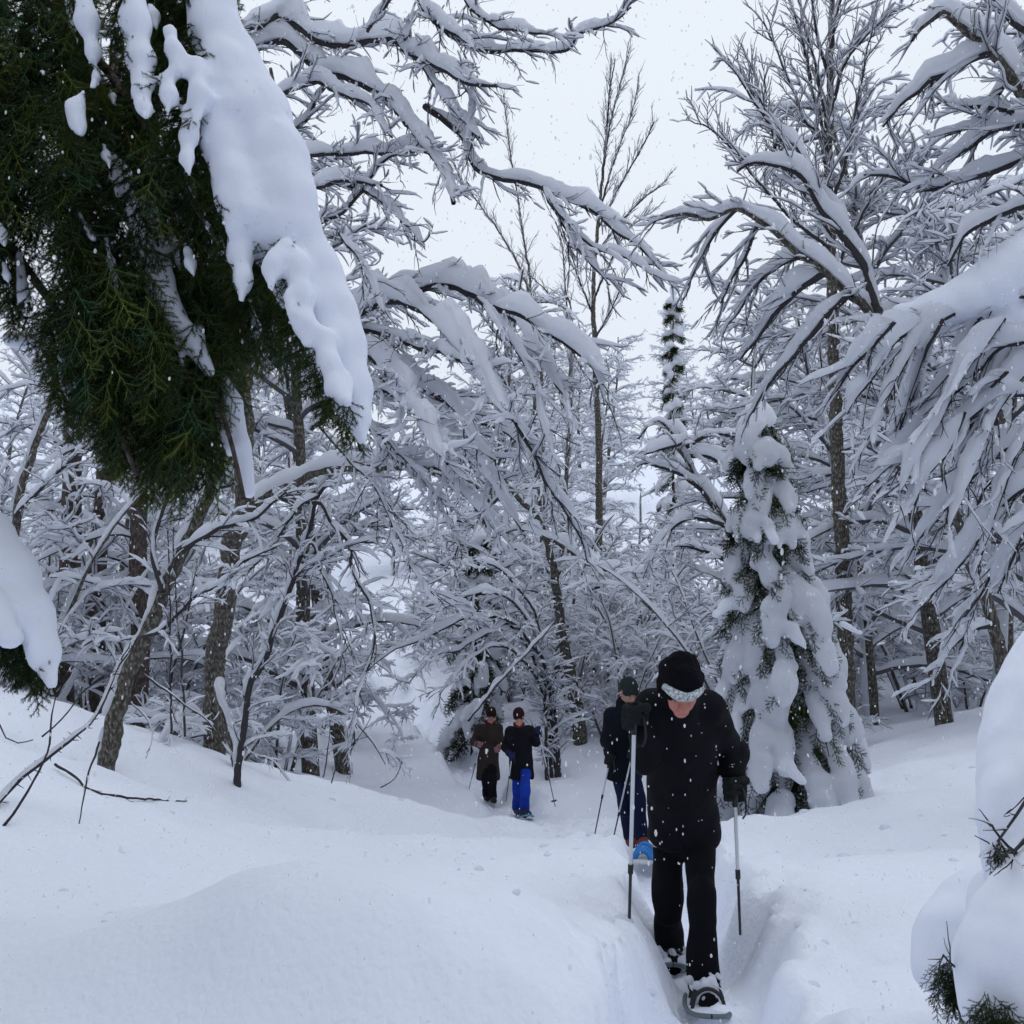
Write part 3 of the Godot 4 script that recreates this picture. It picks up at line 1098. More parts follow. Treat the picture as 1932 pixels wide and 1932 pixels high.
	# gloves
	for e in ["a", "b"]:
		var gp := []
		fist(gp, J["hand_" + e], J["pole_" + e], J["palm_" + e], J["wrist_" + e], L.get("glove", 1.15))
		gp.append([J["wrist_" + e], (J["wrist_" + e] as Vector3).lerp(J["elbow_" + e], 0.22), 0.042 * s, 0.056 * s])
		var gb := Buf.new()
		nets(gb, gp, L.get("glove_cell", 0.006), 0.010, 0.003, 90.0)
		part("glove", gb.mesh(), L.gloves, root, o)
	# hat
	var wp := []
	var hc: Vector3 = c + u * 0.035 * s
	wp.append([hc - f * 0.035 * s, hc + f * 0.018 * s, 0.090 * s, 0.084 * s])
	wp.append([hc + u * 0.04 * s - f * 0.03 * s, hc + u * 0.035 * s, 0.082 * s, 0.074 * s])
	if L.get("flaps", false):
		for e in [-1.0, 1.0]:
			wp.append([c + (r * 0.070 * e + u * 0.02 - f * 0.02) * s, c + (r * 0.074 * e - u * 0.045 - f * 0.015) * s, 0.028 * s, 0.020 * s])
	# opening for the face
	wp.append([c + (f * 0.16 - u * 0.055) * s, c + (f * 0.09 - u * 0.05) * s, 0.082 * s, 0.070 * s, -1])
	wp.append([c + (-u * 0.16 + r * 0.1) * s, c + (-u * 0.16 - r * 0.1) * s, 0.105 * s, 0.105 * s, -1])
	var wb := Buf.new()
	nets(wb, wp, L.head_cell, 0.03, 0.006 if not L.get("brim", false) else 0.010, 190.0)
	var hat := part("hat", wb.mesh(), L.hat, root, o)
	if L.get("brim", false):
		var mp := []
		for j in 9:
			var g := lerpf(-1.15, 1.15, j / 8.0)
			var g2 := lerpf(-1.15, 1.15, (j + 1) / 8.0)
			if j < 8:
				mp.append([c + (f * cos(g) * 0.104 + r * sin(g) * 0.080 + u * 0.042) * s, c + (f * cos(g2) * 0.104 + r * sin(g2) * 0.080 + u * 0.042) * s, 0.017 * s, 0.017 * s])
		var mb := Buf.new()
		nets(mb, mp, 0.005, 0.012, 0.008, 170.0)
		var frost := plain(Color.WHITE, 0.95)
		frost.albedo_texture = noise_map(0.03, 256, [[0.3, lin(0.22, 0.24, 0.25)], [0.5, lin(0.48, 0.52, 0.54)], [0.68, lin(0.70, 0.74, 0.78)]], 0.0, 3, 22)
		frost.uv1_triplanar = true
		frost.uv1_scale = Vector3.ONE * 9.0
		part("brim", mb.mesh(), frost, hat)
	if L.has("scarf"):
		var cp := []
		for j in 10:
			var g := TAU * j / 10.0
			var g2 := TAU * (j + 1) / 10.0
			var nk: Vector3 = J.neck + u * 0.03
			cp.append([nk + (f * cos(g) + r * sin(g)) * 0.068 * s, nk + (f * cos(g2) + r * sin(g2)) * 0.068 * s, 0.024 * s, 0.024 * s])
		var cb := Buf.new()
		nets(cb, cp, 0.010, 0.015, 0.005, 90.0)
		part("scarf", cb.mesh(), L.scarf, root, o)
	return root


func pole(label: String, top: Vector3, tip: Vector3, split: float, basket: bool, r := 0.008) -> void:
	var d := (tip - top).normalized()
	var root := thing("trekking_pole", label, "trekking pole", tip, "trekking poles of the walkers")
	var o := -tip
	var g := Buf.new()
	tube(g, PackedVector3Array([top - d * 0.06, top - d * 0.055, top + d * 0.0, top + d * 0.075, top + d * 0.08]), 0.014, 0.013, 10)
	part("grip", g.mesh(), M.rubber, root, o)
	var m := top.lerp(tip, split)
	var s1 := Buf.new()
	tube(s1, PackedVector3Array([top + d * 0.05, m]), r * 1.12, r * 1.05, 10)
	part("upper_shaft", s1.mesh(), M.alu, root, o)
	var s2 := Buf.new()
	tube(s2, PackedVector3Array([m - d * 0.02, m - d * 0.018, m + d * 0.02, m + d * 0.022]), r * 1.5, r * 1.45, 10)
	part("clamp", s2.mesh(), M.rubber, root, o)
	var s3 := Buf.new()
	tube(s3, PackedVector3Array([m, tip + d * 0.1]), r * 0.9, r * 0.75, 10)
	part("lower_shaft", s3.mesh(), M.dark_shaft, root, o)
	if basket:
		var s4 := Buf.new()
		var ring := PackedVector3Array()
		var x := d.cross(Vector3(0, 0, 1)).normalized()
		var y := d.cross(x)
		for k in 13:
			ring.append(tip + d * 0.01 + (x * cos(TAU * k / 12.0) + y * sin(TAU * k / 12.0)) * 0.04)
		tube(s4, ring, 0.008, 0.008, 5)
		tube(s4, PackedVector3Array([tip + x * 0.04, tip - x * 0.04]), 0.005, 0.005, 4)
		tube(s4, PackedVector3Array([tip + y * 0.04, tip - y * 0.04]), 0.005, 0.005, 4)
		part("basket", s4.mesh(), M.rubber, root, o)
	var st := Buf.new()
	tube(st, spline(PackedVector3Array([top - d * 0.05, top + Vector3(0.035, 0.0, 0.03), top + Vector3(0.045, -0.09, 0.03), top + Vector3(0.03, -0.13, 0.02)]), 0.02), 0.006, 0.006, 4)
	part("strap", st.mesh(), M.rubber, root, o)


func snowshoe(label: String, toe: Vector3, heel: Vector3, wide: float, frame: Material, deck: Material, straps: Material, strap_r := 0.009) -> void:
	var mid := toe.lerp(heel, 0.5)
	var root := thing("snowshoe", label, "snowshoe", mid, "snowshoes on the walkers' boots")
	var o := -mid
	var l := (toe - heel) * 0.5
	var x := l.normalized()
	var z := x.cross(Vector3.UP).normalized()
	var y := z.cross(x).normalized()
	var ring := PackedVector3Array()
	for k in 33:
		var g := TAU * k / 32.0
		var nose := maxf(0.0, cos(g))
		ring.append(mid + l * (cos(g) * (1.0 + 0.05 * nose)) + z * (sin(g) * wide * (1.0 + 0.12 * cos(g))) + y * (0.05 * nose * nose))
	var fb := Buf.new()
	tube(fb, ring, 0.011, 0.011, 8)
	part("frame", fb.mesh(), frame, root, o)
	var db := Buf.new()
	for side in [0.004, -0.004]:
		var c0 := db.v.size()
		db.v.append(mid + y * side)
		db.n.append(y * signf(side))
		for k in 33:
			db.v.append(mid + (ring[k] - mid) * 0.97 + y * side)
			db.n.append(y * signf(side))
		for k in 32:
			db.i.append_array(PackedInt32Array([c0, c0 + 1 + k, c0 + 2 + k] if side > 0 else [c0, c0 + 2 + k, c0 + 1 + k]))
	part("deck", db.mesh(), deck, root, o)
	var sb := Buf.new()
	for t in [-0.15, 0.2, 0.42]:
		var c: Vector3 = mid + l * t
		tube(sb, spline(PackedVector3Array([c - z * wide * 0.75, c - z * 0.055 + y * 0.07, c + y * 0.10, c + z * 0.055 + y * 0.07, c + z * wide * 0.75]), 0.02), strap_r, strap_r, 5)
	part("binding", sb.mesh(), straps, root, o)


func fist_palm(hand: Vector3, wrist: Vector3) -> Vector3:
	return wrist - hand


func people() -> void:
	rng.seed = 612
	M.rubber = plain(lin(0.012, 0.012, 0.014), 0.6)
	M.alu = plain(lin(0.62, 0.64, 0.66), 0.35, 0.7)
	M.dark_shaft = plain(lin(0.016, 0.017, 0.022), 0.45)
	var black := cloth(lin(0.0058, 0.0064, 0.0090), 7.0, 0.85)
	var blackish := cloth(lin(0.0052, 0.0056, 0.0080), 9.0, 0.9)
	var glove := cloth(lin(0.016, 0.019, 0.020), 14.0, 0.95)
	var hatm := cloth(lin(0.0040, 0.0045, 0.0065), 16.0, 1.0)
	# front walker
	var J := {
		"head": at(1284, 1297, 4.27), "face": Vector3(0.03, -0.62, 0.78), "crown": Vector3(0.0, 0.8, 0.62), "neck": at(1284, 1318, 4.49), "chest": at(1283, 1395, 4.66), "pelvis": at(1288, 1545, 4.86), "hem": at(1290, 1572, 4.86),
		"shoulder_a": at(1236, 1336, 4.58), "shoulder_b": at(1338, 1336, 4.60), "elbow_a": at(1222, 1432, 4.58), "elbow_b": at(1382, 1418, 4.82), "wrist_a": at(1206, 1375, 4.46), "wrist_b": at(1386, 1464, 4.72),
		"hand_a": at(1197, 1352, 4.40), "hand_b": at(1386, 1490, 4.66), "hip_a": at(1259, 1585, 4.86), "hip_b": at(1321, 1585, 4.82), "knee_a": at(1260, 1695, 4.84), "knee_b": at(1323, 1705, 4.60), "ankle_a": at(1263, 1796, 5.06), "ankle_b": at(1329, 1866, 4.60),
		"toe_a": at(1268, 1822, 4.90), "toe_b": at(1338, 1893, 4.40),
	}
	var tip_a := at(1186, 1786, 4.42)
	var tip_b := at(1395, 1720, 4.52)
	J.pole_a = J.hand_a - tip_a
	J.pole_b = J.hand_b - tip_b
	J.palm_a = Vector3(0.5, -0.3, -0.8)
	J.palm_b = Vector3(0.4, 0.4, -0.7)
	person(J, {"cell": 0.011, "head_cell": 0.004, "skin": lin(0.50, 0.19, 0.14), "jacket": black, "trousers": blackish, "boot": blackish, "gloves": glove, "hat": hatm, "brim": true, "flaps": true, "snowy_boots": true, "cuff": 0.076, "leg": 0.86, "fold": 1.5, "glove": 1.25, "size": 1.0}, "walker in black with snow-flecked jacket, head bowed under a frosted hat, leading the file")
	pole("long pole with a bright upper shaft in the raised hand of the leading walker", J.hand_a, tip_a, 0.66, false, 0.0085)
	pole("pole in the lowered hand of the leading walker, planted beside the trench", J.hand_b, tip_b, 0.70, false)
	var grey := plain(lin(0.10, 0.13, 0.14), 0.5)
	snowshoe("grey-framed snowshoe under the forward foot of the leading walker, dusted with snow", low(at(1342, 1900, 4.16)), low(at(1326, 1866, 4.84)), 0.10, grey, M.snow, M.rubber)
	snowshoe("snowshoe on the trailing foot of the leading walker, nearly buried in the trench", low(at(1270, 1822, 4.72)), low(at(1262, 1796, 5.36)), 0.10, grey, M.snow, M.rubber)
	# second walker
	var navy := cloth(lin(0.007, 0.008, 0.015), 7.0)
	var navy2 := cloth(lin(0.010, 0.014, 0.045), 7.0)
	J = {
		"head": at(1187, 1306, 10.15), "face": Vector3(0.35, -0.45, 0.85), "neck": at(1180, 1330, 10.22), "chest": at(1174, 1368, 10.25), "pelvis": at(1178, 1435, 10.3), "hem": at(1178, 1462, 10.3),
		"shoulder_a": at(1153, 1350, 10.3), "shoulder_b": at(1200, 1350, 10.2), "elbow_a": at(1146, 1398, 10.35), "elbow_b": at(1206, 1398, 10.0), "wrist_a": at(1150, 1428, 10.1), "wrist_b": at(1196, 1420, 9.9),
		"hand_a": at(1150, 1434, 10.02), "hand_b": at(1193, 1422, 9.85), "hip_a": at(1167, 1450, 10.32), "hip_b": at(1192, 1450, 10.25), "knee_a": at(1180, 1515, 10.2), "knee_b": at(1203, 1512, 10.0), "ankle_a": at(1190, 1582, 10.35), "ankle_b": at(1212, 1582, 9.95),
		"toe_a": at(1194, 1592, 10.2), "toe_b": at(1217, 1594, 9.78),
	}
	tip_a = at(1125, 1560, 9.9)
	tip_b = at(1150, 1614, 9.6)
	J.pole_a = J.hand_a - tip_a
	J.pole_b = J.hand_b - tip_b
	J.palm_a = Vector3(0.1, 0.2, -1)
	J.palm_b = Vector3(0.3, 0.2, -1)
	person(J, {"cell": 0.016, "head_cell": 0.007, "skin": lin(0.42, 0.22, 0.17), "jacket": navy, "trousers": navy2, "boot": plain(lin(0.16, 0.03, 0.03)), "gloves": glove, "hat": cloth(lin(0.022, 0.030, 0.030), 12.0), "glove_cell": 0.009, "bulk": 1.05}, "second walker in navy, half hidden behind the leading walker in black")
	pole("thin pole at the outer side of the second walker, farther from the leading walker", J.hand_a, tip_a, 0.55, false)
	pole("slanting pole before the navy trousers of the second walker", J.hand_b, tip_b, 0.6, false)
	snowshoe("white and bright blue snowshoe lifted by the second walker behind the leader", at(1208, 1638, 9.05), at(1224, 1594, 9.75), 0.12, plain(lin(0.55, 0.58, 0.6), 0.5), plain(lin(0.62, 0.64, 0.66), 0.6), plain(lin(0.02, 0.22, 0.62), 0.5), 0.028)
	# far pair
	var dk := cloth(lin(0.010, 0.010, 0.014), 7.0)
	J = {
		"head": at(979, 1354, 15.36), "face": Vector3(0.05, -0.3, 0.95), "neck": at(979, 1370, 15.48), "chest": at(980, 1392, 15.6), "pelvis": at(983, 1436, 15.7), "hem": at(984, 1464, 15.7),
		"shoulder_a": at(962, 1380, 15.7), "shoulder_b": at(999, 1378, 15.7), "elbow_a": at(953, 1410, 15.7), "elbow_b": at(1012, 1400, 15.6), "wrist_a": at(962, 1424, 15.45), "wrist_b": at(1015, 1384, 15.4),
		"hand_a": at(966, 1426, 15.35), "hand_b": at(1016, 1377, 15.35), "hip_a": at(976, 1450, 15.7), "hip_b": at(992, 1450, 15.7), "knee_a": at(976, 1490, 15.7), "knee_b": at(991, 1490, 15.35), "ankle_a": at(975, 1526, 16.05), "ankle_b": at(990, 1531, 15.5),
		"toe_a": at(979, 1535, 15.75), "toe_b": at(990, 1538, 15.35),
	}
	tip_a = at(956, 1500, 15.3)
	tip_b = at(1045, 1510, 15.2)
	J.pole_a = J.hand_a - tip_a
	J.pole_b = J.hand_b - tip_b
	J.palm_a = Vector3(-0.3, 0.2, -1)
	J.palm_b = Vector3(-0.2, -0.6, -0.8)
	person(J, {"cell": 0.022, "head_cell": 0.010, "skin": lin(0.50, 0.25, 0.18), "jacket": dk, "trousers": cloth(lin(0.012, 0.045, 0.36), 7.0), "boot": plain(lin(0.03, 0.03, 0.06)), "gloves": cloth(lin(0.02, 0.025, 0.08), 9.0), "hat": cloth(lin(0.026, 0.008, 0.012), 10.0), "scarf": cloth(lin(0.12, 0.02, 0.03), 10.0), "glove_cell": 0.011, "cuff": 0.078}, "distant walker in bright blue trousers, dark jacket and maroon hat")
	pole("pole in the lowered hand of the walker in blue trousers", J.hand_a, tip_a, 0.55, false)
	pole("pole with a basket held out sideways by the walker in blue trousers", J.hand_b, tip_b, 0.55, true)
	snowshoe("pale blue snowshoe under the walker in bright blue trousers", at(998, 1544, 15.0), at(986, 1536, 15.6), 0.11, plain(lin(0.10, 0.30, 0.42), 0.5), plain(lin(0.14, 0.36, 0.50), 0.5), M.rubber)
	var plum := cloth(lin(0.048, 0.036, 0.033), 7.0)
	J = {
		"head": at(927, 1351, 17.2), "face": Vector3(0.1, -0.3, 0.95), "neck": at(925, 1365, 17.34), "chest": at(922, 1386, 17.46), "pelvis": at(921, 1424, 17.6), "hem": at(921, 1466, 17.6),
		"shoulder_a": at(905, 1374, 17.5), "shoulder_b": at(940, 1374, 17.5), "elbow_a": at(894, 1400, 17.5), "elbow_b": at(945, 1400, 17.5), "wrist_a": at(903, 1406, 17.2), "wrist_b": at(941, 1412, 17.3),
		"hand_a": at(906, 1405, 17.15), "hand_b": at(938, 1414, 17.2), "hip_a": at(914, 1436, 17.6), "hip_b": at(928, 1436, 17.6), "knee_a": at(917, 1472, 17.5), "knee_b": at(929, 1472, 17.4), "ankle_a": at(918, 1502, 17.7), "ankle_b": at(930, 1505, 17.45),
		"toe_a": at(920, 1507, 17.55), "toe_b": at(933, 1511, 17.25),
	}
	tip_a = at(887, 1480, 17.0)
	tip_b = at(950, 1480, 17.0)
	J.pole_a = J.hand_a - tip_a
	J.pole_b = J.hand_b - tip_b
	J.palm_a = Vector3(-0.3, 0.2, -1)
	J.palm_b = Vector3(0.3, 0.2, -1)
	person(J, {"cell": 0.023, "head_cell": 0.010, "skin": lin(0.45, 0.20, 0.16), "jacket": plum, "trousers": dk, "boot": plain(lin(0.01, 0.01, 0.013)), "gloves": plain(lin(0.28, 0.14, 0.14)), "hat": cloth(lin(0.022, 0.012, 0.010), 10.0), "scarf": cloth(lin(0.10, 0.015, 0.02), 10.0), "glove_cell": 0.011, "flare": 0.52}, "distant walker in a long dark plum coat with a dark red collar")
	pole("thin pole of the walker in the long plum coat", J.hand_a, tip_a, 0.5, false)


# ---------------------------------------------------------------- setting
func build_ground() -> void:
	var b := Buf.new()
	var nx := 380
	var nz := 430
	for j in nz:
		var t := float(j) / (nz - 1)
		var z := 3.0 - (14.0 * t + 130.0 * pow(t, 3.2)) * 0.75
		if j < 20:
			z = lerpf(30.0, z, sqrt(j / 20.0))
		for i in nx:
			var q := 2.0 * i / (nx - 1) - 1.0
			var x := 0.6 + 7.0 * q + 62.0 * q * q * q * absf(q)
			b.v.append(Vector3(x, ground_y(x, z), z))
	b.n.resize(b.v.size())
	for j in nz:
		for i in nx:
			var l := b.v[j * nx + maxi(i - 1, 0)]
			var r := b.v[j * nx + mini(i + 1, nx - 1)]
			var f := b.v[maxi(j - 1, 0) * nx + i]
			var k := b.v[mini(j + 1, nz - 1) * nx + i]
			b.n[j * nx + i] = (r - l).cross(k - f).normalized()
	for j in nz - 1:
		for i in nx - 1:
			var p := j * nx + i
			b.i.append_array(PackedInt32Array([p, p + 1, p + nx, p + 1, p + nx + 1, p + nx]))
	for k in b.n.size():
		if b.n[k].y < 0:
			b.n[k] = -b.n[k]
	var o := part("ground", b.mesh(), M.ground, self)
	o.set_meta("kind", "structure")
	o.set_meta("label", "deep untrodden snow with a trench trodden by the walkers")


func hero_trees() -> void:
	rng.seed = 686
	var fine := FINE.duplicate(true)
	fine.len = [0.20, 0.55, 1.0]
	fine.per_m = [16.0, 9.0, 3.5]
	fine.r = [0.0032, 0.0058, 0.011]
	fine.h = [0.024, 0.046, 0.07]
	fine.w = [0.0095, 0.018, 0.032]
	fine.laden = 0.7
	fine.spread = 0.55
	fine.crook = 0.5
	# the big tree behind the spruce: its boughs arch over the middle of the view
	var base := on_ground(at(410, 1293, 11).x, at(410, 1293, 11).z, 0.2)
	var t := thing("arching_tree", "large bare tree whose snow-thick boughs arch from behind the spruce over the path", "tree")
	var tr := PackedVector3Array([base])
	tr.append_array(sight_line([406, 1246, 418, 1187, 426, 1129, 434, 1058, 441, 1012, 457, 984, 462, 800, 452, 600, 420, 350, 370, 80, 330, -200], 11.0, 9.6))
	bough_at(t, tr, 0.12, 0.05, 0.05, 0.05, -1, fine, 1.0, "trunk", 0.5)
	bough(t, [457, 984, 500, 941, 562, 910, 613, 887, 703, 883, 754, 883, 808, 890, 850, 900], 10.9, 9.5, 0.05, 0.02, 0.20, 0.10, 1, fine)
	# arches
	var A := [
		[[500, 640, 600, 610, 679, 586, 740, 556, 800, 543, 847, 541, 898, 558, 941, 582, 972, 601, 996, 637, 1023, 672, 1050, 722, 1075, 765], 9.4, 6.6, 0.035, 0.014, 0.19, 0.11],
		[[500, 660, 610, 615, 679, 590, 722, 574, 761, 574, 808, 598, 839, 625, 867, 656, 890, 688, 910, 715, 940, 760, 975, 800], 9.2, 6.3, 0.03, 0.010, 0.24, 0.13],
		[[520, 690, 640, 630, 722, 629, 769, 648, 820, 664, 859, 676, 902, 691], 9.0, 6.8, 0.028, 0.012, 0.10, 0.07],
		[[560, 640, 640, 640, 695, 668, 730, 703, 765, 730, 777, 762, 796, 793, 820, 836, 840, 875], 8.8, 6.4, 0.026, 0.010, 0.17, 0.09],
		[[600, 700, 650, 710, 703, 730, 746, 750, 769, 769, 810, 800, 860, 850], 8.6, 6.6, 0.022, 0.008, 0.10, 0.06],
		[[700, 680, 750, 700, 800, 734, 832, 750, 863, 777, 886, 816, 906, 847, 937, 871], 8.2, 6.9, 0.022, 0.008, 0.14, 0.08],
		[[720, 720, 770, 750, 816, 789, 847, 824, 875, 855, 906, 883, 925, 902, 941, 926, 957, 957, 990, 1000], 8.4, 6.9, 0.022, 0.008, 0.13, 0.08],
		[[780, 730, 840, 760, 890, 785, 918, 801, 949, 816, 1000, 860, 1040, 930], 8.2, 7.0, 0.02, 0.007, 0.12, 0.07],
		[[620, 760, 699, 808, 722, 844, 754, 871, 824, 887, 855, 914, 890, 953, 925, 984, 960, 1030], 8.6, 7.2, 0.02, 0.006, 0.10, 0.06],
		[[600, 800, 652, 863, 699, 910, 746, 1000, 785, 1082, 839, 1137], 8.4, 7.4, 0.013, 0.004, 0.04, 0.025],
		[[640, 780, 695, 805, 777, 883, 839, 972, 870, 1040], 8.4, 7.4, 0.012, 0.004, 0.05, 0.03],
		[[930, 580, 980, 600, 1050, 640, 1110, 690, 1140, 760], 7.0, 6.6, 0.016, 0.005, 0.13, 0.07],
		[[900, 560, 960, 640, 1000, 700, 1020, 780, 1040, 860], 7.0, 6.5, 0.014, 0.004, 0.11, 0.06],
		[[960, 760, 1000, 850, 1040, 930, 1090, 1000, 1110, 1060], 6.6, 7.0, 0.014, 0.004, 0.10, 0.055],
	]
	var arch_how := fine.duplicate(true)
	arch_how.per_m = [16.0, 11.0, 3.5]
	arch_how.h = [0.03, 0.055, 0.07]
	arch_how.w = [0.011, 0.021, 0.032]
	for a in A:
		bough(t, a[0], a[1], a[2], a[3], a[4], a[5] * 1.1, a[6] * 1.08, 1, arch_how)
	# upper boughs
	var B := [
		[[520, 80, 589, 125, 624, 141, 675, 156, 722, 180, 742, 199, 769, 234, 793, 270, 820, 305, 847, 344, 858, 385], 9.6, 7.4, 0.035, 0.015, 0.20, 0.12],
		[[530, 40, 600, 80, 660, 82, 718, 76, 757, 82, 777, 109, 816, 121, 855, 145, 890, 160, 940, 160], 9.6, 7.4, 0.035, 0.012, 0.20, 0.12],
		[[760, -60, 820, 40, 886, 84, 925, 94, 996, 94, 1066, 94, 1089, 66, 1121, 51, 1156, 43, 1187, 12], 8.6, 7.4, 0.025, 0.005, 0.10, 0.06],
		[[820, -90, 878, 0, 902, 27, 941, 51, 976, 59, 1050, 70], 8.6, 7.6, 0.02, 0.007, 0.10, 0.07],
		[[760, -60, 800, 20, 839, 51, 871, 74, 890, 90], 8.6, 7.8, 0.02, 0.009, 0.12, 0.08],
		[[789, 23, 775, 50, 761, 78], 8.5, 8.2, 0.016, 0.010, 0.06, 0.05],
		[[760, 90, 808, 141, 839, 188, 878, 230, 905, 260], 8.4, 7.6, 0.02, 0.007, 0.13, 0.08],
		[[840, 130, 880, 160, 890, 220, 880, 300], 8.0, 7.6, 0.016, 0.005, 0.12, 0.07],
		[[560, 240, 597, 188, 628, 145, 650, 100], 9.2, 9.0, 0.022, 0.010, 0.07, 0.06],
		[[570, 160, 628, 172, 668, 188, 703, 203, 718, 234, 738, 258], 9.2, 8.0, 0.024, 0.008, 0.12, 0.08],
		[[560, 300, 656, 293, 738, 289, 785, 285, 830, 300], 9.2, 7.8, 0.024, 0.008, 0.16, 0.10],
		[[540, 360, 601, 352, 652, 344, 720, 350], 9.0, 8.0, 0.022, 0.010, 0.13, 0.09],
		[[560, 440, 609, 418, 644, 402, 679, 363, 711, 316, 742, 293, 789, 287], 8.8, 7.8, 0.022, 0.008, 0.09, 0.06],
		[[640, 350, 683, 359, 722, 383, 773, 430, 800, 470], 8.4, 7.8, 0.016, 0.005, 0.10, 0.06],
		[[800, 200, 867, 250, 882, 293, 906, 320, 949, 340, 992, 346, 1031, 357, 1082, 379, 1113, 395, 1160, 434, 1211, 469, 1246, 516], 8.2, 7.0, 0.026, 0.006, 0.13, 0.08],
		[[1025, 352, 1043, 391, 1074, 449, 1113, 492, 1150, 540], 7.4, 7.0, 0.014, 0.004, 0.10, 0.06],
		[[1040, 370, 1054, 406, 1113, 461, 1191, 492, 1230, 520], 7.3, 6.9, 0.012, 0.004, 0.09, 0.055],
		[[640, 440, 670, 480, 700, 540, 720, 590], 8.2, 7.6, 0.016, 0.006, 0.08, 0.05],
		[[540, 20, 570, -40, 600, -90], 9.4, 9.2, 0.03, 0.02, 0.10, 0.08],
		[[690, 60, 720, 20, 760, -40], 8.4, 8.2, 0.014, 0.008, 0.09, 0.06],
	]
	for a in B:
		if a[0][0] < 600:
			a[0] = [a[0][0] - 150, a[0][1] + 70] + a[0]
		bough(t, a[0], a[1], a[2], a[3], a[4], a[5], a[6], 1, fine)
	# the leaning tree on the left bank
	t = thing("leaning_tree", "lichen-spotted tree leaning right out of the left bank, its upper side plastered with snow", "tree")
	base = on_ground(at(199, 1390, 9).x, at(199, 1390, 9).z, 0.1)
	tr = PackedVector3Array([base])
	tr.append_array(sight_line([219, 1347, 238, 1285, 266, 1215, 297, 1152, 316, 1101, 352, 1023, 383, 961, 430, 820, 470, 650], 9.0, 9.4))
	bough_at(t, tr, 0.085, 0.035, 0.14, 0.085, -1, fine, 0.9, "trunk", 0.25)
	bough(t, [308, 1118, 290, 1040, 300, 980, 330, 900], 9.05, 9.3, 0.03, 0.012, 0.06, 0.04, 1, fine)
	bough(t, [345, 1040, 410, 1000, 470, 985, 540, 930], 9.1, 8.8, 0.025, 0.008, 0.09, 0.05, 1, fine)
	bough(t, [270, 1205, 312, 1183, 363, 1129, 406, 1109, 460, 1060, 520, 1030], 8.9, 8.5, 0.016, 0.006, 0.06, 0.035, 1, fine)
	# thin stems at the far left
	t = thing("young_tree", "slanting young tree at the left edge with a snow line along its trunk", "tree")
	bough_at(t, sight_line([-40, 1330, -10, 1180, 20, 1039, 43, 914, 62, 855, 98, 758, 130, 640], 11.5, 11.5), 0.07, 0.025, 0.12, 0.08, 1, fine, 0.8, "trunk", 0.3)
	bough(t, [30, 975, 51, 949, 90, 910, 152, 851, 190, 800], 11.4, 10.8, 0.022, 0.008, 0.10, 0.06, 1, fine)
	var tl := ["leftmost of three brown trunks behind the spruce, blotched with clinging snow", "middle of three brown trunks behind the spruce, straight and bare", "rightmost of three brown trunks behind the spruce, darkest and partly hidden"]
	var tx := [[112, 15.0, 0.17], [166, 14.0, 0.15], [247, 13.2, 0.13]]
	for k in 3:
		t = thing("forest_tree", tl[k], "tree", Vector3.ZERO, "brown trunks behind the spruce")
		var foot := at(tx[k][0] + 14, 1200, tx[k][1])
		foot = on_ground(foot.x, foot.z, 0.3)
		var tk := Buf.new()
		var line := PackedVector3Array([foot])
		for j in 9:
			line.append(foot + Vector3(-0.02 * j + rng.randfn(0, 0.03), 1.2 * (j + 1), rng.randfn(0, 0.05)))
		line = spline(line, 0.2)
		tube(tk, line, tx[k][2], tx[k][2] * 0.5, 12, 0.12)
		part("trunk", tk.mesh(), M.brown_bark, t)
		var bk := Buf.new()
		var sn := Buf.new()
		sprout(bk, sn, line, 2, {"len": [0.4, 1.0, 2.2], "per_m": [4.0, 3.5, 2.6], "r": [0.005, 0.009, 0.018], "h": [0.05, 0.08, 0.12], "w": [0.02, 0.04, 0.06], "crook": 0.35, "droop": 0.6, "spread": 1.2}, 0.1)
		part("crown", bk.mesh(), M.twig, t)
		part("snow", sn.mesh(), M.snow, t)
	# bent sapling
	t = thing("bent_sapling", "slim sapling bowed to the right, left of the path, its tip hanging to the snow", "sapling")
	base = on_ground(at(449, 1355, 9.6).x, at(449, 1355, 9.6).z, 0.1)
	tr = PackedVector3Array([base])
	tr.append_array(sight_line([470, 1310, 492, 1262, 539, 1137, 578, 1012, 598, 941, 625, 900], 9.6, 9.3))
	bough_at(t, tr, 0.035, 0.016, 0.09, 0.05, 1, fine, 0.9, "trunk", 0.35)
	bough(t, [590, 950, 605, 950, 625, 980, 660, 1027, 668, 1086, 695, 1137, 703, 1180, 703, 1226, 680, 1305, 668, 1402], 9.3, 8.9, 0.018, 0.006, 0.05, 0.03, 1, fine)
	bough(t, [575, 1020, 590, 1031, 610, 1080, 625, 1121, 641, 1195, 640, 1260], 9.4, 9.0, 0.014, 0.005, 0.06, 0.03, 1, fine)
	bough(t, [555, 1090, 600, 1060, 660, 1030, 720, 1010], 9.4, 9.0, 0.012, 0.004, 0.07, 0.04, 1, fine)
	bough(t, [600, 935, 560, 960, 520, 1020, 480, 1070, 430, 1100], 9.3, 9.0, 0.014, 0.004, 0.09, 0.05, 1, fine)
	# thin upright saplings
	var sl := ["left one of two thin upright saplings beside the leaning tree", "right one of two thin upright saplings beside the leaning tree"]
	var sx := [[322, 1344, 320, 1121], [348, 1350, 331, 1115]]
	for k in 2:
		t = thing("thin_sapling", sl[k], "sapling", Vector3.ZERO, "thin upright saplings")
		var q: Array = sx[k]
		bough_at(t, sight_line([q[0], q[1] + 40, q[0], q[1], (q[0] + q[2]) * 0.5 + 2, (q[1] + q[3]) * 0.5, q[2], q[3], q[2] - 4, q[3] - 120], 8.6, 8.8), 0.010, 0.005, 0.0, 0.0, 0, fine, 1.0, "stem")
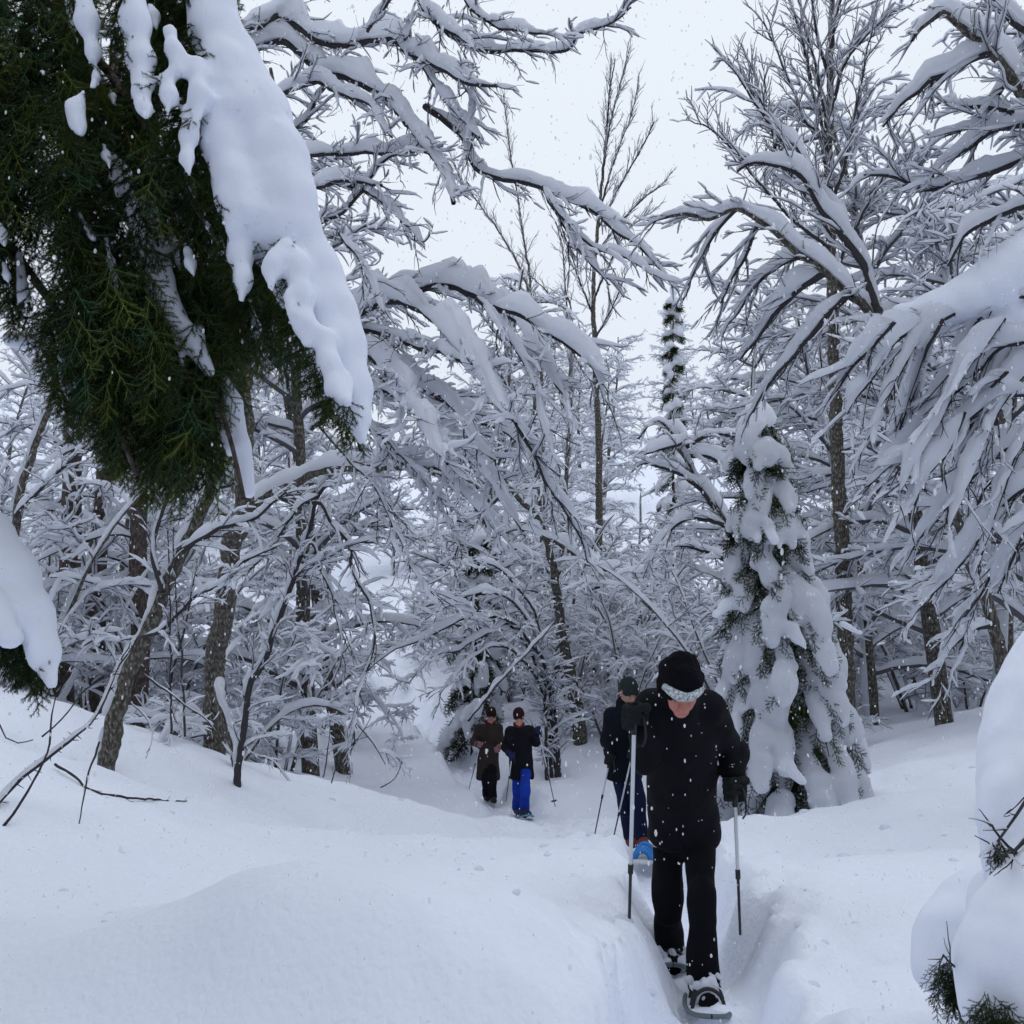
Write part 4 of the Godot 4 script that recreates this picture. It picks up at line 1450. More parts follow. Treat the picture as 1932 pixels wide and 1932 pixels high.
	# snow-plastered stump by the saplings
	t = thing("snowy_stump", "broken stump with a snow-plastered stick leaning before it, right of the thin saplings", "stump")
	var foot2 := land(450, 1452)
	bough_at(t, PackedVector3Array([at(411, 1285, 10.6), at(416, 1330, 10.3), foot2.lerp(at(416, 1330, 10.3), 0.4) + Vector3.UP * 0.05, foot2 - Vector3.UP * 0.1]), 0.06, 0.035, 0.09, 0.075, 0, fine, 0.8, "log", 0.15)
	var fd := EYE.distance_to(foot2)
	bough(t, [452, 1395, 480, 1425, 520, 1440, 555, 1490], fd, fd - 0.4, 0.010, 0.005, 0.03, 0.02, 0, fine)
	bough(t, [360, 1395, 410, 1380, 470, 1350, 500, 1330], fd, fd + 0.5, 0.010, 0.005, 0.03, 0.02, 0, fine)
	# bare shrub in the left foreground
	var bare := fine.duplicate(true)
	bare.h = [0.006, 0.010, 0.02]
	bare.w = [0.005, 0.006, 0.01]
	bare.laden = 0.5
	bare.per_m = [2.5, 2.2, 2.0]
	bare.len = [0.14, 0.32, 0.6]
	t = thing("bare_shrub", "leafless dark shrub shoots poking from the snow at the left edge", "shrub")
	bough(t, [-40, 1560, 0, 1514, 29, 1480, 83, 1441, 146, 1387, 181, 1348, 215, 1270, 264, 1201], 5.2, 6.0, 0.013, 0.006, 0.03, 0.025, 1, bare)
	bough(t, [-10, 1580, 0, 1568, 49, 1494, 88, 1421, 100, 1350, 107, 1294], 5.0, 5.6, 0.008, 0.003, 0.0, 0.0, 0, bare)
	bough(t, [185, 1400, 171, 1446, 160, 1500, 151, 1553], 5.8, 5.4, 0.006, 0.003, 0.0, 0.0, 0, bare)
	bough(t, [83, 1395, 130, 1340, 160, 1300, 215, 1272, 240, 1275], 5.6, 5.9, 0.005, 0.003, 0.0, 0.0, 0, bare)
	bough(t, [-10, 1350, 12, 1395, 35, 1403, 65, 1400], 5.6, 5.6, 0.004, 0.003, 0.0, 0.0, -1, bare)
	bough(t, [269, 1265, 320, 1310, 380, 1350, 410, 1385], 6.6, 6.8, 0.007, 0.003, 0.01, 0.01, 0, bare)
	bough(t, [245, 1325, 280, 1360, 285, 1400, 275, 1430], 6.6, 6.4, 0.005, 0.002, 0.01, 0.01, 0, bare)
	t = thing("fallen_twig", "single dark twig lying on smooth snow in the left foreground", "twig")
	var tw := PackedVector3Array()
	for q in [[105, 1455], [171, 1490], [234, 1509], [290, 1512], [352, 1514]]:
		tw.append(land(q[0], q[1]) + Vector3.UP * 0.012)
	tw[0].y += 0.03
	bough_at(t, tw, 0.009, 0.004, 0.0, 0.0, 0, bare, 1.0, "stem")
	t = thing("path_sprig", "thin upright dark sprig in the snow below the bowed sapling", "sprig")
	bough(t, [622, 1480, 640, 1440, 690, 1370, 700, 1350], 9.0, 9.2, 0.006, 0.003, 0.0, 0.0, 0, bare)
	bough(t, [607, 1470, 620, 1400, 625, 1360], 9.0, 9.2, 0.006, 0.003, 0.0, 0.0, 0, bare)
	bough(t, [720, 1485, 745, 1470, 760, 1440], 10.5, 10.5, 0.006, 0.003, 0.0, 0.0, 0, bare)
	# forked tree in the middle
	t = thing("forked_tree", "mossy forked trunk behind the far walkers in the centre of the wood", "tree")
	base = on_ground(at(1095, 1365, 19).x, at(1095, 1365, 19).z, 0.2)
	tr = PackedVector3Array([base])
	tr.append_array(sight_line([1089, 1340, 1074, 1265, 1060, 1200, 1054, 1150, 1050, 1109, 1035, 1035, 1011, 969, 980, 941, 930, 880], 19, 17))
	bough_at(t, tr, 0.14, 0.03, 0.10, 0.07, 1, FINE, 1.0, "trunk", 0.5)
	var fork := sight_line([1060, 1200, 1050, 1260, 1042, 1310], 19, 19.2)
	fork.append(on_ground(fork[2].x, fork[2].z, 0.2))
	bough_at(t, fork, 0.07, 0.08, 0.05, 0.05, -1, FINE)
	bough(t, [1035, 1015, 1074, 1039, 1113, 1066, 1171, 1094, 1230, 1150], 18, 17, 0.05, 0.015, 0.25, 0.13, 1, FINE)
	bough(t, [1050, 1100, 1110, 1110, 1180, 1100], 18.5, 18, 0.04, 0.012, 0.12, 0.08, 1, FINE)
	# arching shrub left of it
	t = thing("arching_shrub", "snow-arched shrub stems bending left over the trail in the centre", "shrub")
	var E := [[[1040, 1330, 1027, 1250, 1004, 1219, 980, 1187, 949, 1168, 902, 1164, 863, 1172, 808, 1203, 738, 1230, 690, 1270], 0.04, 0.13], [[1030, 1320, 1000, 1230, 960, 1180, 929, 1191, 863, 1226, 816, 1238, 770, 1290], 0.035, 0.12], [[1045, 1320, 1010, 1200, 960, 1130, 900, 1120, 850, 1140, 800, 1170], 0.035, 0.12], [[1030, 1330, 990, 1250, 940, 1220, 880, 1250, 830, 1310], 0.03, 0.11], [[1020, 1200, 960, 1090, 900, 1060, 850, 1080, 800, 1110], 0.03, 0.10]]
	for e in E:
		var stem_line := sight_line(e[0], 17.5, 15.5)
		stem_line.insert(0, on_ground(stem_line[0].x + 0.1, stem_line[0].z, 0.2))
		bough_at(t, stem_line, e[1], 0.010, e[2], 0.08, 1, FINE)
	bough(t, [882, 1359, 941, 1289, 1000, 1226, 1050, 1170], 15.8, 16.5, 0.02, 0.012, 0.08, 0.05, -1, FINE)
	# tall tree on the right
	t = thing("tall_tree", "tall straight tree right of centre, its fine crown against the pale sky", "tree")
	base = on_ground(at(1595, 1400, 14).x, at(1595, 1400, 14).z, 0.3)
	tr = PackedVector3Array([base])
	tr.append_array(sight_line([1591, 1050, 1583, 933, 1575, 738, 1570, 527, 1566, 400, 1564, 273, 1568, 117, 1568, 0, 1570, -120], 14, 14.5))
	bough_at(t, tr, 0.13, 0.03, 0.03, 0.05, -1, FINE, 1.0, "trunk", 0.6)
	var up := FINE.duplicate(true)
	up.droop = 0.05
	up.lift = 0.25
	up.spread = 0.6
	up.h = [0.02, 0.03, 0.05]
	up.w = [0.010, 0.014, 0.02]
	up.per_m = [13.0, 8.0, 2.2]
	up.r = [0.0042, 0.0075, 0.014]
	up.len = [0.34, 0.85, 1.6]
	for e in [[1566, 352, 1544, 254, 1517, 230, 1480, 130, 1440, 40], [1568, 385, 1590, 330, 1605, 250, 1630, 130, 1650, 30], [1564, 273, 1550, 180, 1530, 90, 1500, -20], [1568, 200, 1600, 110, 1640, 60, 1690, 20], [1570, 420, 1530, 350, 1470, 260, 1420, 180, 1390, 110], [1568, 90, 1580, 20, 1600, -60], [1566, 300, 1530, 150, 1510, 60, 1480, -30], [1570, 470, 1500, 420, 1420, 330, 1350, 250, 1310, 230], [1572, 520, 1620, 420, 1670, 330, 1700, 260], [1566, 150, 1540, 60, 1530, -30], [1570, 450, 1500, 340, 1450, 230, 1420, 130]]:
		bough(t, e, 14.2, 13.6, 0.026, 0.006, 0.05, 0.04, 1, up)
	# slender trees in the middle distance
	t = thing("slender_tree", "slender upright tree with fan-like twigs alone against the sky in the centre", "tree")
	base = on_ground(at(1125, 1340, 27).x, at(1125, 1340, 27).z, 0.3)
	tr = PackedVector3Array([base])
	tr.append_array(sight_line([1130, 900, 1122, 664, 1120, 527, 1130, 400, 1140, 300, 1148, 200, 1160, 110], 27, 27))
	bough_at(t, tr, 0.13, 0.015, 0.03, 0.04, -1, up, 1.0, "trunk", 0.6)
	up.spread = 0.35
	for e in [[1136, 340, 1150, 240, 1170, 160, 1185, 100], [1130, 400, 1160, 300, 1190, 220, 1205, 150], [1128, 430, 1170, 350, 1210, 280, 1235, 230], [1140, 290, 1150, 180, 1152, 120], [1124, 480, 1170, 420, 1220, 370, 1260, 340], [1122, 560, 1150, 500, 1180, 440, 1230, 400], [1122, 600, 1090, 520, 1070, 440], [1122, 640, 1160, 570, 1180, 520]]:
		bough(t, e, 27, 26.5, 0.032, 0.008, 0.03, 0.03, 1, up)
	t = thing("slender_tree", "thin twin-stemmed tree left of the lone slender tree, crossing snowy boughs", "tree")
	base = on_ground(at(1040, 1340, 25).x, at(1040, 1340, 25).z, 0.3)
	for e in [[1010, 800, 1000, 531, 992, 477, 976, 371, 960, 266, 950, 180], [1020, 700, 1007, 582, 976, 496, 937, 430, 890, 367, 850, 300], [1075, 800, 1070, 600, 1062, 480, 1050, 420], [1080, 640, 1040, 560, 1010, 530]]:
		tr = PackedVector3Array([base])
		tr.append_array(sight_line(e, 25, 25))
		bough_at(t, tr, 0.07, 0.012, 0.03, 0.03, 1, up, 1.0, "trunk", 0.6)
	# right-hand tree standing outside the view, its boughs reach in
	t = thing("broad_tree", "broad tree beyond the right edge, its boughs heaped with the thickest snow", "tree")
	base = on_ground(at(2250, 1500, 6.8).x, at(2250, 1500, 6.8).z, 0.3)
	tr = PackedVector3Array([base])
	tr.append_array(sight_line([2230, 1000, 2190, 560, 2130, 200, 2080, -200], 6.8, 6.6))
	bough_at(t, tr, 0.16, 0.06, 0.05, 0.05, -1, fine, 1.0, "trunk", 0.6)
	var R := [
		[[2190, 560, 2050, 520, 1932, 545, 1850, 575, 1782, 590, 1724, 605, 1673, 598, 1650, 602, 1626, 570, 1599, 555, 1560, 512, 1517, 484, 1478, 453, 1443, 426, 1396, 395, 1341, 410, 1294, 402, 1220, 420], 6.6, 6.6, 0.05, 0.008, 0.13, 0.08],
		[[1660, 595, 1646, 551, 1634, 516, 1611, 477, 1583, 437, 1556, 406, 1536, 371, 1517, 340, 1486, 320, 1427, 305, 1390, 320], 6.55, 6.9, 0.03, 0.008, 0.15, 0.085],
		[[1600, 440, 1587, 410, 1560, 370, 1529, 324, 1500, 280, 1474, 250, 1440, 200], 6.8, 7.2, 0.02, 0.006, 0.13, 0.08],
		[[1560, 512, 1530, 530, 1505, 547, 1466, 586, 1440, 630, 1400, 680], 6.6, 6.9, 0.022, 0.006, 0.13, 0.08],
		[[1610, 556, 1603, 559, 1560, 598, 1521, 641, 1489, 680, 1450, 723, 1420, 780], 6.5, 6.9, 0.022, 0.006, 0.11, 0.07],
		[[1517, 484, 1466, 504, 1427, 543, 1390, 600], 6.7, 7.0, 0.016, 0.005, 0.10, 0.06],
		[[1396, 395, 1350, 440, 1320, 490, 1300, 540], 6.7, 7.0, 0.014, 0.004, 0.06, 0.04],
		[[1430, 418, 1410, 470, 1390, 510, 1360, 570], 6.7, 7.0, 0.014, 0.004, 0.06, 0.04],
		[[1460, 280, 1450, 230, 1410, 170, 1370, 110], 7.2, 7.4, 0.012, 0.004, 0.04, 0.03],
		[[2130, 200, 1990, 230, 1919, 164, 1868, 102, 1841, 74, 1790, 31, 1775, 25, 1747, 47, 1720, 80], 6.4, 6.2, 0.05, 0.010, 0.16, 0.10],
		[[1868, 102, 1825, 117, 1794, 137, 1759, 148, 1739, 172, 1700, 200, 1670, 240], 6.3, 6.6, 0.022, 0.006, 0.15, 0.10],
		[[2160, 380, 2000, 290, 1915, 305, 1857, 328, 1794, 348, 1747, 357, 1700, 336, 1630, 332], 6.5, 6.8, 0.035, 0.007, 0.10, 0.07],
		[[2150, 300, 2000, 215, 1932, 234, 1880, 242, 1825, 277, 1778, 312, 1740, 350], 6.4, 6.8, 0.03, 0.007, 0.12, 0.08],
		[[1915, 212, 1880, 203, 1802, 199, 1795, 188, 1760, 200], 6.5, 6.8, 0.016, 0.006, 0.07, 0.05],
		[[2080, -100, 1990, 20, 1940, 60, 1900, 30, 1850, -20, 1800, -40], 6.4, 6.4, 0.03, 0.01, 0.14, 0.10],
		[[2080, -60, 1960, 110, 1900, 160, 1850, 230, 1800, 250, 1750, 260], 6.4, 6.8, 0.025, 0.006, 0.12, 0.08],
		[[2160, 420, 2020, 380, 1932, 390, 1880, 410, 1830, 440, 1790, 500], 6.4, 6.4, 0.03, 0.008, 0.12, 0.08],
	]
	for a in R:
		bough(t, a[0], a[1], a[2], a[3], a[4], a[5], a[6], 1, fine)
	# curtain of hanging shoots under the main bough
	var hang_how := fine.duplicate(true)
	hang_how.droop = 1.6
	hang_how.spread = 0.4
	hang_how.per_m = [7.0, 9.0, 3.0]
	hang_how.len = [0.20, 0.5, 0.8]
	hang_how.r = [0.004, 0.006, 0.011]
	hang_how.h = [0.032, 0.06, 0.08]
	hang_how.w = [0.016, 0.030, 0.05]
	var C := [
		[1960, 560, 1892, 565, 1849, 600, 1818, 660, 1800, 730, 1780, 800], [1970, 640, 1900, 650, 1840, 700, 1770, 770, 1700, 850, 1650, 900], [1960, 740, 1890, 750, 1833, 790, 1786, 826, 1697, 873, 1634, 915],
		[1980, 820, 1900, 850, 1830, 910, 1760, 990, 1710, 1050], [1980, 900, 1910, 940, 1850, 1010, 1790, 1090, 1740, 1130], [1980, 1000, 1930, 1030, 1880, 1080, 1830, 1150, 1800, 1190], [1800, 590, 1740, 640, 1700, 700, 1660, 780, 1630, 830],
		[1740, 605, 1690, 650, 1650, 710, 1600, 780], [1900, 600, 1850, 660, 1800, 740, 1750, 830, 1700, 930], [1950, 690, 1900, 740, 1860, 830, 1820, 920, 1790, 1000], [1970, 780, 1930, 830, 1900, 910, 1870, 1000, 1850, 1060], [1690, 605, 1650, 650, 1610, 690, 1580, 740],
		[1990, 600, 1930, 640, 1880, 720, 1850, 800, 1840, 850], [1990, 680, 1940, 700, 1890, 770, 1860, 860], [1990, 860, 1940, 880, 1890, 950, 1860, 1030], [1850, 640, 1800, 700, 1770, 760, 1750, 820], [1780, 600, 1740, 680, 1720, 760, 1690, 840], [1990, 950, 1950, 980, 1910, 1060, 1880, 1120], [1820, 780, 1790, 850, 1750, 900, 1720, 960], [1900, 700, 1850, 760, 1820, 840, 1800, 900],
	]
	for a in C:
		bough(t, a, rng.randf_range(6.0, 6.4), rng.randf_range(6.0, 6.9), 0.012, 0.005, 0.17, 0.10, 1, hang_how)
	var pr := []
	chain(pr, [1990, 450, 46, 1930, 505, 46, 1880, 540, 40, 1820, 565, 30, 1760, 582, 24, 1700, 594, 16], 6.4, 6.5)
	chain(pr, [1985, 590, 26, 1925, 600, 24, 1880, 625, 16, 1850, 650, 8], 6.4, 6.4)
	var sb := Buf.new()
	for p in pr:
		p[2] *= 1.25
		p[3] *= 1.25
	nets(sb, pr, 0.022, 0.07, 0.022, 40.0, 0.3)
	part("snow", sb.mesh(), M.mass, t)
	# dark leaning trunk at the right
	t = thing("dark_trunk_tree", "dark slanting trunk near the right edge below the hanging snowy boughs", "tree")
	base = on_ground(at(1890, 1420, 7.6).x, at(1890, 1420, 7.6).z, 0.2)
	tr = PackedVector3Array([base])
	tr.append_array(sight_line([1888, 1363, 1900, 1305, 1876, 1199, 1857, 1125, 1833, 1070, 1815, 1010, 1790, 940, 1780, 860], 7.6, 7.4))
	bough_at(t, tr, 0.065, 0.03, 0.03, 0.03, -1, fine, 1.0, "trunk", 0.5)
	for e in [[1850, 1110, 1900, 1060, 1960, 1000], [1830, 1060, 1780, 1080, 1740, 1130, 1710, 1190], [1870, 1180, 1830, 1190, 1790, 1230, 1760, 1290], [1815, 1010, 1840, 960, 1870, 900]]:
		bough(t, e, 7.5, 7.2, 0.02, 0.006, 0.09, 0.05, 1, fine)
	# bowed tree right of centre
	t = thing("bowed_tree", "bowed stem with snow-covered forks standing left of the small laden spruce", "tree")
	base = on_ground(at(1400, 1350, 11).x, at(1400, 1350, 11).z, 0.2)
	tr = PackedVector3Array([base])
	tr.append_array(sight_line([1395, 1100, 1375, 1000, 1353, 957, 1310, 898, 1282, 844, 1251, 797, 1225, 800, 1205, 830], 11, 10.5))
	bough_at(t, tr, 0.05, 0.012, 0.13, 0.075, 1, fine, 1.0, "trunk", 0.5)
	for e in [[1349, 961, 1310, 914, 1271, 890, 1216, 875, 1190, 890], [1282, 850, 1330, 825, 1370, 820, 1420, 830], [1294, 855, 1349, 867, 1404, 930], [1251, 797, 1290, 830, 1240, 850, 1210, 860], [1370, 990, 1300, 980, 1240, 1030, 1215, 1090], [1390, 1070, 1330, 1040, 1270, 1030]]:
		bough(t, e, 10.8, 10.4, 0.026, 0.008, 0.11, 0.065, 1, fine)


func right_bush() -> void:
	rng.seed = 538
	var t := thing("snow_buried_bush", "bush in the lower right corner buried under big rounded heaps of snow", "bush")
	var pr := []
	chain(pr, [1995, 1240, 74, 1968, 1330, 78, 1950, 1420, 80, 1934, 1500, 62, 1914, 1560, 32], 2.8, 2.6)
	chain(pr, [1898, 1500, 30, 1892, 1545, 22, 1884, 1575, 10], 2.6, 2.55)
	chain(pr, [1897, 1590, 9, 1892, 1630, 13, 1890, 1660, 18], 2.6, 2.6)
	chain(pr, [1995, 1650, 90, 1900, 1715, 78, 1838, 1775, 82, 1836, 1840, 56], 3.0, 2.85)
	chain(pr, [1830, 1720, 50, 1790, 1770, 44, 1770, 1830, 34], 2.95, 2.85)
	chain(pr, [1995, 1700, 104, 1936, 1755, 88, 1912, 1825, 82, 1928, 1895, 74], 2.4, 2.32)
	chain(pr, [1870, 1840, 42, 1858, 1900, 24, 1862, 1940, 12], 2.34, 2.28)
	chain(pr, [1990, 1840, 80, 1985, 1960, 60], 2.3, 2.25)
	chain(pr, [1968, 1480, 62, 1972, 1600, 58, 1965, 1720, 74], 2.62, 2.5)
	chain(pr, [1900, 1700, 60, 1880, 1800, 60], 2.7, 2.6)
	var sb := Buf.new()
	nets(sb, pr, 0.013, 0.09, 0.011, 80.0, 0.3)
	crumbs(part("snow", sb.mesh(), M.mass, t), sb, 400, 0.002, 0.007, -0.95, 0.0)
	var fine := FINE.duplicate(true)
	fine.len = [0.06, 0.14, 0.3]
	fine.per_m = [16.0, 14.0, 5.0]
	fine.r = [0.002, 0.003, 0.004]
	fine.h = [0.008, 0.012, 0.02]
	fine.w = [0.004, 0.006, 0.01]
	fine.laden = 0.4
	for e in [[1990, 1400, 1900, 1560, 1890, 1600], [1960, 1560, 1905, 1620, 1880, 1600], [1960, 1650, 1900, 1600, 1875, 1560], [2000, 1800, 1880, 1890, 1800, 1830, 1775, 1800], [2000, 1900, 1900, 1900, 1860, 1870], [1990, 1960, 1890, 1940, 1850, 1960], [1990, 1880, 1930, 1880, 1915, 1850]]:
		bough(t, e, 2.5, 2.3, 0.006, 0.002, 0.0, 0.0, 1, fine)
	var places := []
	var tints := []
	for e in [[1794, 1812, 2.62, 12, 22], [1806, 1845, 2.55, 10, 26], [1866, 1885, 2.26, 16, 24], [1885, 1905, 2.24, 14, 18], [1922, 1925, 2.22, 14, 16], [1888, 1580, 2.5, 8, 10]]:
		for j in e[4]:
			var d: float = e[2] + rng.randf_range(-0.06, 0.06)
			hang(places, tints, at(e[0] + rng.randfn(0, e[3]), e[1] + rng.randfn(0, e[3]), d), Vector3(rng.randfn(0, 0.45), -1, rng.randfn(0, 0.3)).normalized(), rng.randf_range(0.05, 0.10), 0.42, 0.75)
	scatter("needles", needle_twig(0.14, 90, 0.016, 0.0012, 4), M.needle, places, tints, t)


func small_spruces() -> void:
	rng.seed = 575
	var tw := needle_twig(0.15, 60, 0.02, 0.0022, 4)
	var base := at(1505, 1480, 9.5)
	base = on_ground(base.x, base.z)
	var t := thing("small_spruce", "small spruce smothered in white snow pillows, right of the leading walker", "spruce tree")
	laden_spruce(t, base, at(1425, 770, 9.5), 1.02, 18, 12, 0.085, 0.026, tw, 1.0, 0.12, 2)
	var dark := needle_twig(0.2, 40, 0.035, 0.005, 4)
	t = thing("dark_spruce", "dark shaded spruce with drooping limbs behind the far walkers", "spruce tree")
	base = on_ground(at(893, 1370, 21).x, at(893, 1370, 21).z)
	laden_spruce(t, base, at(905, 1000, 21), 0.85, 14, 6, 0.10, 0.05, dark, 1.3, 0.35, 1)
	t = thing("distant_spruce", "pointed dark spruce top rising beyond the wood, right of the pale sky gap", "spruce tree")
	base = on_ground(at(1272, 1330, 30).x, at(1272, 1330, 30).z)
	laden_spruce(t, base, at(1270, 545, 30), 0.75, 30, 5, 0.11, 0.07, dark, 1.2, 0.3, 1)


func background_wood() -> void:
	rng.seed = 649
	var how := FINE.duplicate(true)
	how.laden = 1.0
	var shrub := how.duplicate(true)
	shrub.w = [0.0135, 0.023, 0.042]
	shrub.h = [0.046, 0.066, 0.095]
	shrub.len = [0.30, 0.65, 1.2]
	shrub.per_m = [12.0, 8.0, 3.0]
	var protos := []
	for k in 4:
		protos.append(grown_tree("bare_tree", 9.0, 0.11, 34, 0.14, 3.0, 0.55, how, 1, 0.1, 0.0, 1))
	for k in 4:
		protos.append(grown_tree("thicket_shrub", 4.2, 0.035, 34, 0.12, 1.5, 0.5, shrub, 5, 0.4, 0.25, 1))
	for k in 2:
		protos.append(grown_tree("arched_shrub", 4.5, 0.04, 30, 0.15, 1.2, 0.3, shrub, 4, 0.5, 1.3, 1))
	var label := {
		"left": ["bare snow-covered tree in the wood on the left slope", "on the left slope", "trees of the left slope", "shrubs of the left slope"],
		"mid": ["bare snow-covered tree in the far wood behind the distant walkers", "behind the distant walkers", "trees of the far wood", "shrubs of the far thicket"],
		"right": ["bare snow-covered tree in the wood on the right slope", "on the right slope", "trees of the right slope", "shrubs of the right slope"],
	}
	var place := func(kind: int, x: float, d: float, size: float, zone: String, own: String) -> void:
		var tree := kind < 4
		var l: Array = label[zone]
		var words: String = l[0]
		var set_of: String = l[2]
		if not tree:
			var shape := "bowed snow-bent" if kind >= 8 else "upright many-stemmed"
			var row := "at the front of" if d < 18.0 or (zone == "mid" and d < 24.0) else "halfway into" if d < 26.0 else "at the back of"
			words = "%s shrub %s the tangled thicket %s" % [shape, row, l[1]]
			set_of = "%s %s %s" % [shape, l[3], row.split(" ")[2] if row.begins_with("at") else "middle"]
		elif own != "":
			words = own
			set_of = "tall trees flanking the sky gap"
		plant(protos[kind], on_ground(x, -d, 0.1), rng.randf() * TAU, size, words, "tree" if tree else "shrub", set_of)
	var tries := 0
	var spots := []
	var want := {"left": [19, 5], "mid": [23, 5], "right": [22, 5]}
	for zone in want:
		for tree in [0, 1]:
			var n := 0
			while n < want[zone][tree] and tries < 20000:
				tries += 1
				var d := rng.randf_range(11.5, 34.0) if tree == 0 else rng.randf_range(16.0, 44.0)
				var px := rng.randf_range(-60, 700) if zone == "left" else rng.randf_range(640, 1330) if zone == "mid" else rng.randf_range(1330, 2000)
				if zone == "mid" and d < (18.5 if px > 1060 else 21.0):
					continue
				if zone == "right" and d < 12.0 + (1700 - px) * 0.004:
					continue
				if px > 640 and px < 870 and d < 33.0 or px > 600 and px < 1080 and d < 19.5:
					continue
				var x := at(px, 1200, d).x
				var off := x - ease_between(trail_x, d)
				if absf(off) < (1.7 if tree == 0 else 2.2):
					continue
				if tree == 1 and px > 1000 and px < 1330 and d < 26.0:
					continue
				var close := false
				for s in spots:
					if Vector2(x, d).distance_to(s) < (0.9 if tree == 0 else 1.4):
						close = true
				if close:
					continue
				spots.append(Vector2(x, d))
				n += 1
				var kind := rng.randi_range(4, 9) if tree == 0 else rng.randi_range(0, 3)
				var size := rng.randf_range(0.75, 1.25)
				if zone == "mid" and tree == 1:
					size *= 0.85
				place.call(kind, x, d, size, zone, "")
	# taller trees whose crowns close the sky on both sides of the gap
	var tall := [[1640, 19.0, 1.35, "right", "tall snowy tree just right of the straight fine-crowned tree"], [1770, 14.5, 1.15, "right", "tall snowy tree behind the drooping boughs heaped with snow"], [1870, 17.0, 1.4, "right", "tall snowy tree behind the dark slanting trunk at right"], [1960, 13.0, 1.2, "right", "rightmost tall snowy tree, cut by the frame edge"],
		[600, 15.5, 1.2, "left", "tall snowy tree just behind the tip of the big spruce bough"], [660, 18.5, 1.3, "left", "tall snowy tree seen through the thick arching boughs"], [890, 23.0, 1.15, "left", "tall snowy tree above the dark shaded spruce"], [960, 26.0, 1.0, "mid", "tall snowy tree behind the mossy forked trunk"]]
	for q in tall:
		var at_x := at(q[0], 1200, q[1]).x
		place.call(rng.randi_range(0, 3), at_x, q[1], q[2], q[3], q[4])
	# beyond that the wood reads as one mass
	var far := []
	var far2 := []
	for k in 60:
		var d := rng.randf_range(42.0, 88.0)
		var x := rng.randf_range(-0.65, 0.65) * d
		if absf(x - ease_between(trail_x, d)) < 2.5:
			continue
		var size := rng.randf_range(0.8, 1.2)
		far.append(Transform3D(Basis(Vector3.UP, rng.randf() * TAU).scaled(Vector3.ONE * size), on_ground(x, -d, 0.1)))
	var unseen_trees := 0
	while unseen_trees < 86:  # unseen trees behind and beside the camera, placed to darken the near snow
		var x := rng.randf_range(-24, 24)
		var d := rng.randf_range(-20, -3.0) if unseen_trees < 70 else rng.randf_range(-6, 10)
		var outside := d < -3.5 and absf(x) > 1.2 or d >= -3.5 and absf(x) > 4.0 + maxf(d, 0.0) * 0.8
		if outside:
			unseen_trees += 1
			far.append(Transform3D(Basis(Vector3.UP, rng.randf() * TAU).scaled(Vector3.ONE * rng.randf_range(1.0, 1.5)), on_ground(x, -d, 0.1)))
	var wood := Node3D.new()
	wood.name = "distant_and_unseen_forest"
	wood.set_meta("kind", "stuff")
	add_child(wood, true)
	tag(wood, "mass of snow-covered trees far behind the thicket, with unseen trees round the camera that darken the foreground", "forest")
	for k in range(far.size() - 1, 0, -1):
		var e := rng.randi_range(0, k)
		var sw = far[k]
		far[k] = far[e]
		far[e] = sw
	var half := far.size() / 2
	for q in 2:
		for p in ["trunk", "crown", "snow"]:
			var src: MeshInstance3D = protos[q].get_node(p)
			scatter(p, src.mesh, src.material_override, far.slice(q * half, (q + 1) * half), [], wood)
	for p in protos:
		p.free()


func clumps() -> void:
	rng.seed = 760
	var places := []
	for k in 420:
		var d := rng.randf_range(3.4, 15.0)
		var x := rng.randfn(0.0, 1.6) + ease_between(trail_x, d) if rng.randf() < 0.55 else rng.randf_range(-0.5, 0.5) * d
		var r := 0.008 + 0.035 * pow(rng.randf(), 3.0)
		places.append(Transform3D(Basis.from_euler(Vector3(rng.randf() * 6, rng.randf() * 6, rng.randf() * 6)).scaled(Vector3(r * 1.3, r, r)), on_ground(x, -d, r * 0.25)))
	var o := scatter("snow_clumps", M.crumb, M.snow, places, [], self)
	tag(o, "small clumps of snow fallen from the trees onto the ground", "snow clumps")


func flakes() -> void:
	rng.seed = 723
	var fl := SphereMesh.new()
	fl.radius = 1.0
	fl.height = 2.0
	fl.radial_segments = 6
	fl.rings = 3
	var places := []
	for k in 6800:
		var d := 4.4 * pow(rng.randf(), 0.45) + 1.3
		var p := at(rng.randf_range(-80, 2010), rng.randf_range(-80, 2010), d)
		if p.y < ground_y(p.x, p.z) + 0.05:
			continue
		var r := rng.randf_range(0.0013, 0.0029) * (1.0 if rng.randf() < 0.8 else 1.5)
		var bs := Basis(Vector3(rng.randfn(0.15, 0.3), 1, rng.randfn(0, 0.3)).normalized(), rng.randf() * TAU).scaled(Vector3(r, r * rng.randf_range(1.2, 2.4), r))
		places.append(Transform3D(bs, p))
	var o := scatter("falling_snow", fl, M.flake, places, [], self)
	tag(o, "snowflakes falling through the air in front of the walkers", "snowflakes")


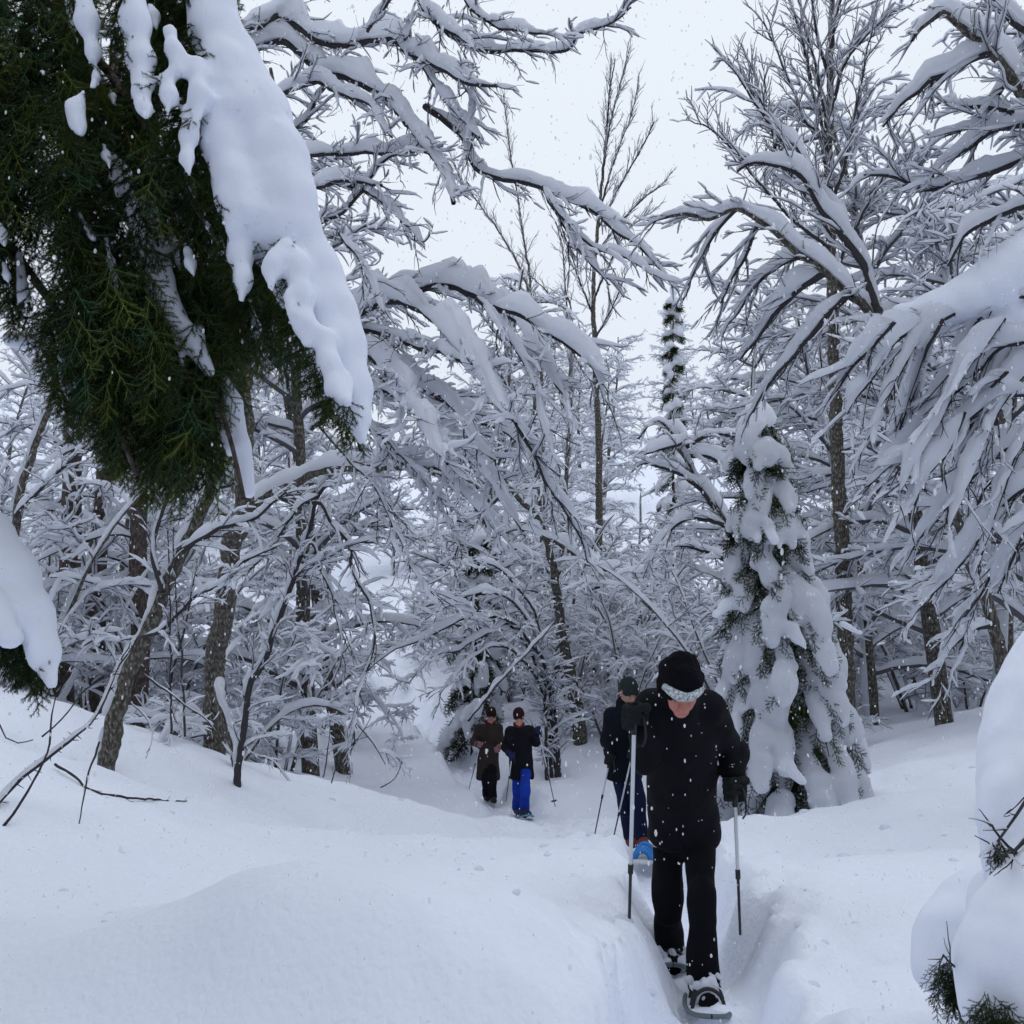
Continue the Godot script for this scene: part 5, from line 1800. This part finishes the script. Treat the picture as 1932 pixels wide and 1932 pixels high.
func _ready() -> void:
	rng.seed = 20240117
	lumps.seed = 5
	lumps.frequency = 0.05
	lumps.fractal_octaves = 3
	drift.seed = 11
	drift.frequency = 0.5
	drift.fractal_octaves = 2
	var cam := Camera3D.new()
	cam.name = "camera"
	cam.fov = FOV
	cam.far = 400.0
	cam.near = 0.05
	add_child(cam)
	cam.position = EYE
	cam.rotation.x = pitch
	cam.current = true
	var env := Environment.new()
	env.background_mode = Environment.BG_SKY
	var sky := Sky.new()
	var mat := ProceduralSkyMaterial.new()
	mat.sky_top_color = lin(0.84, 0.90, 0.98)
	mat.sky_horizon_color = lin(0.735, 0.805, 0.925)
	mat.sky_curve = 0.25
	mat.ground_horizon_color = lin(0.72, 0.78, 0.87)
	mat.ground_bottom_color = lin(0.50, 0.54, 0.60)
	mat.sun_angle_max = 1.0
	sky.sky_material = mat
	env.sky = sky
	env.tonemap_mode = Environment.TONE_MAPPER_LINEAR
	env.tonemap_exposure = 1.0
	env.sdfgi_enabled = true
	env.ssao_enabled = true
	env.ssil_enabled = true
	env.fog_enabled = false
	env.fog_density = 0.003
	env.fog_light_color = Color(0.88, 0.91, 0.96)
	var we := WorldEnvironment.new()
	we.name = "environment"
	we.environment = env
	add_child(we)
	var sun := DirectionalLight3D.new()
	sun.name = "sun"
	sun.light_energy = 0.16
	sun.light_angular_distance = 75.0
	sun.light_color = Color(0.97, 0.985, 1.0)
	sun.shadow_enabled = true
	sun.sky_mode = DirectionalLight3D.SKY_MODE_LIGHT_ONLY
	add_child(sun)
	sun.rotation_degrees = Vector3(-66, 24, 0)
	var t0 := Time.get_ticks_msec()
	for k in 22:
		pits.append(Vector3(rng.randf_range(-4.0, 5.0), -rng.randf_range(4.5, 12.0), rng.randf_range(0.015, 0.05)))
	make_materials()
	build_ground()
	print("ground ", Time.get_ticks_msec() - t0, " ", Buf.total)
	background_wood()
	print("wood ", Time.get_ticks_msec() - t0, " ", Buf.total)
	hero_trees()
	print("hero ", Time.get_ticks_msec() - t0, " ", Buf.total)
	near_spruce()
	right_bush()
	print("spruce ", Time.get_ticks_msec() - t0, " ", Buf.total)
	small_spruces()
	print("small ", Time.get_ticks_msec() - t0, " ", Buf.total)
	people()
	print("people ", Time.get_ticks_msec() - t0, " ", Buf.total)
	clumps()
	flakes()
	print("done ", Time.get_ticks_msec() - t0, " triangles ", Buf.total)
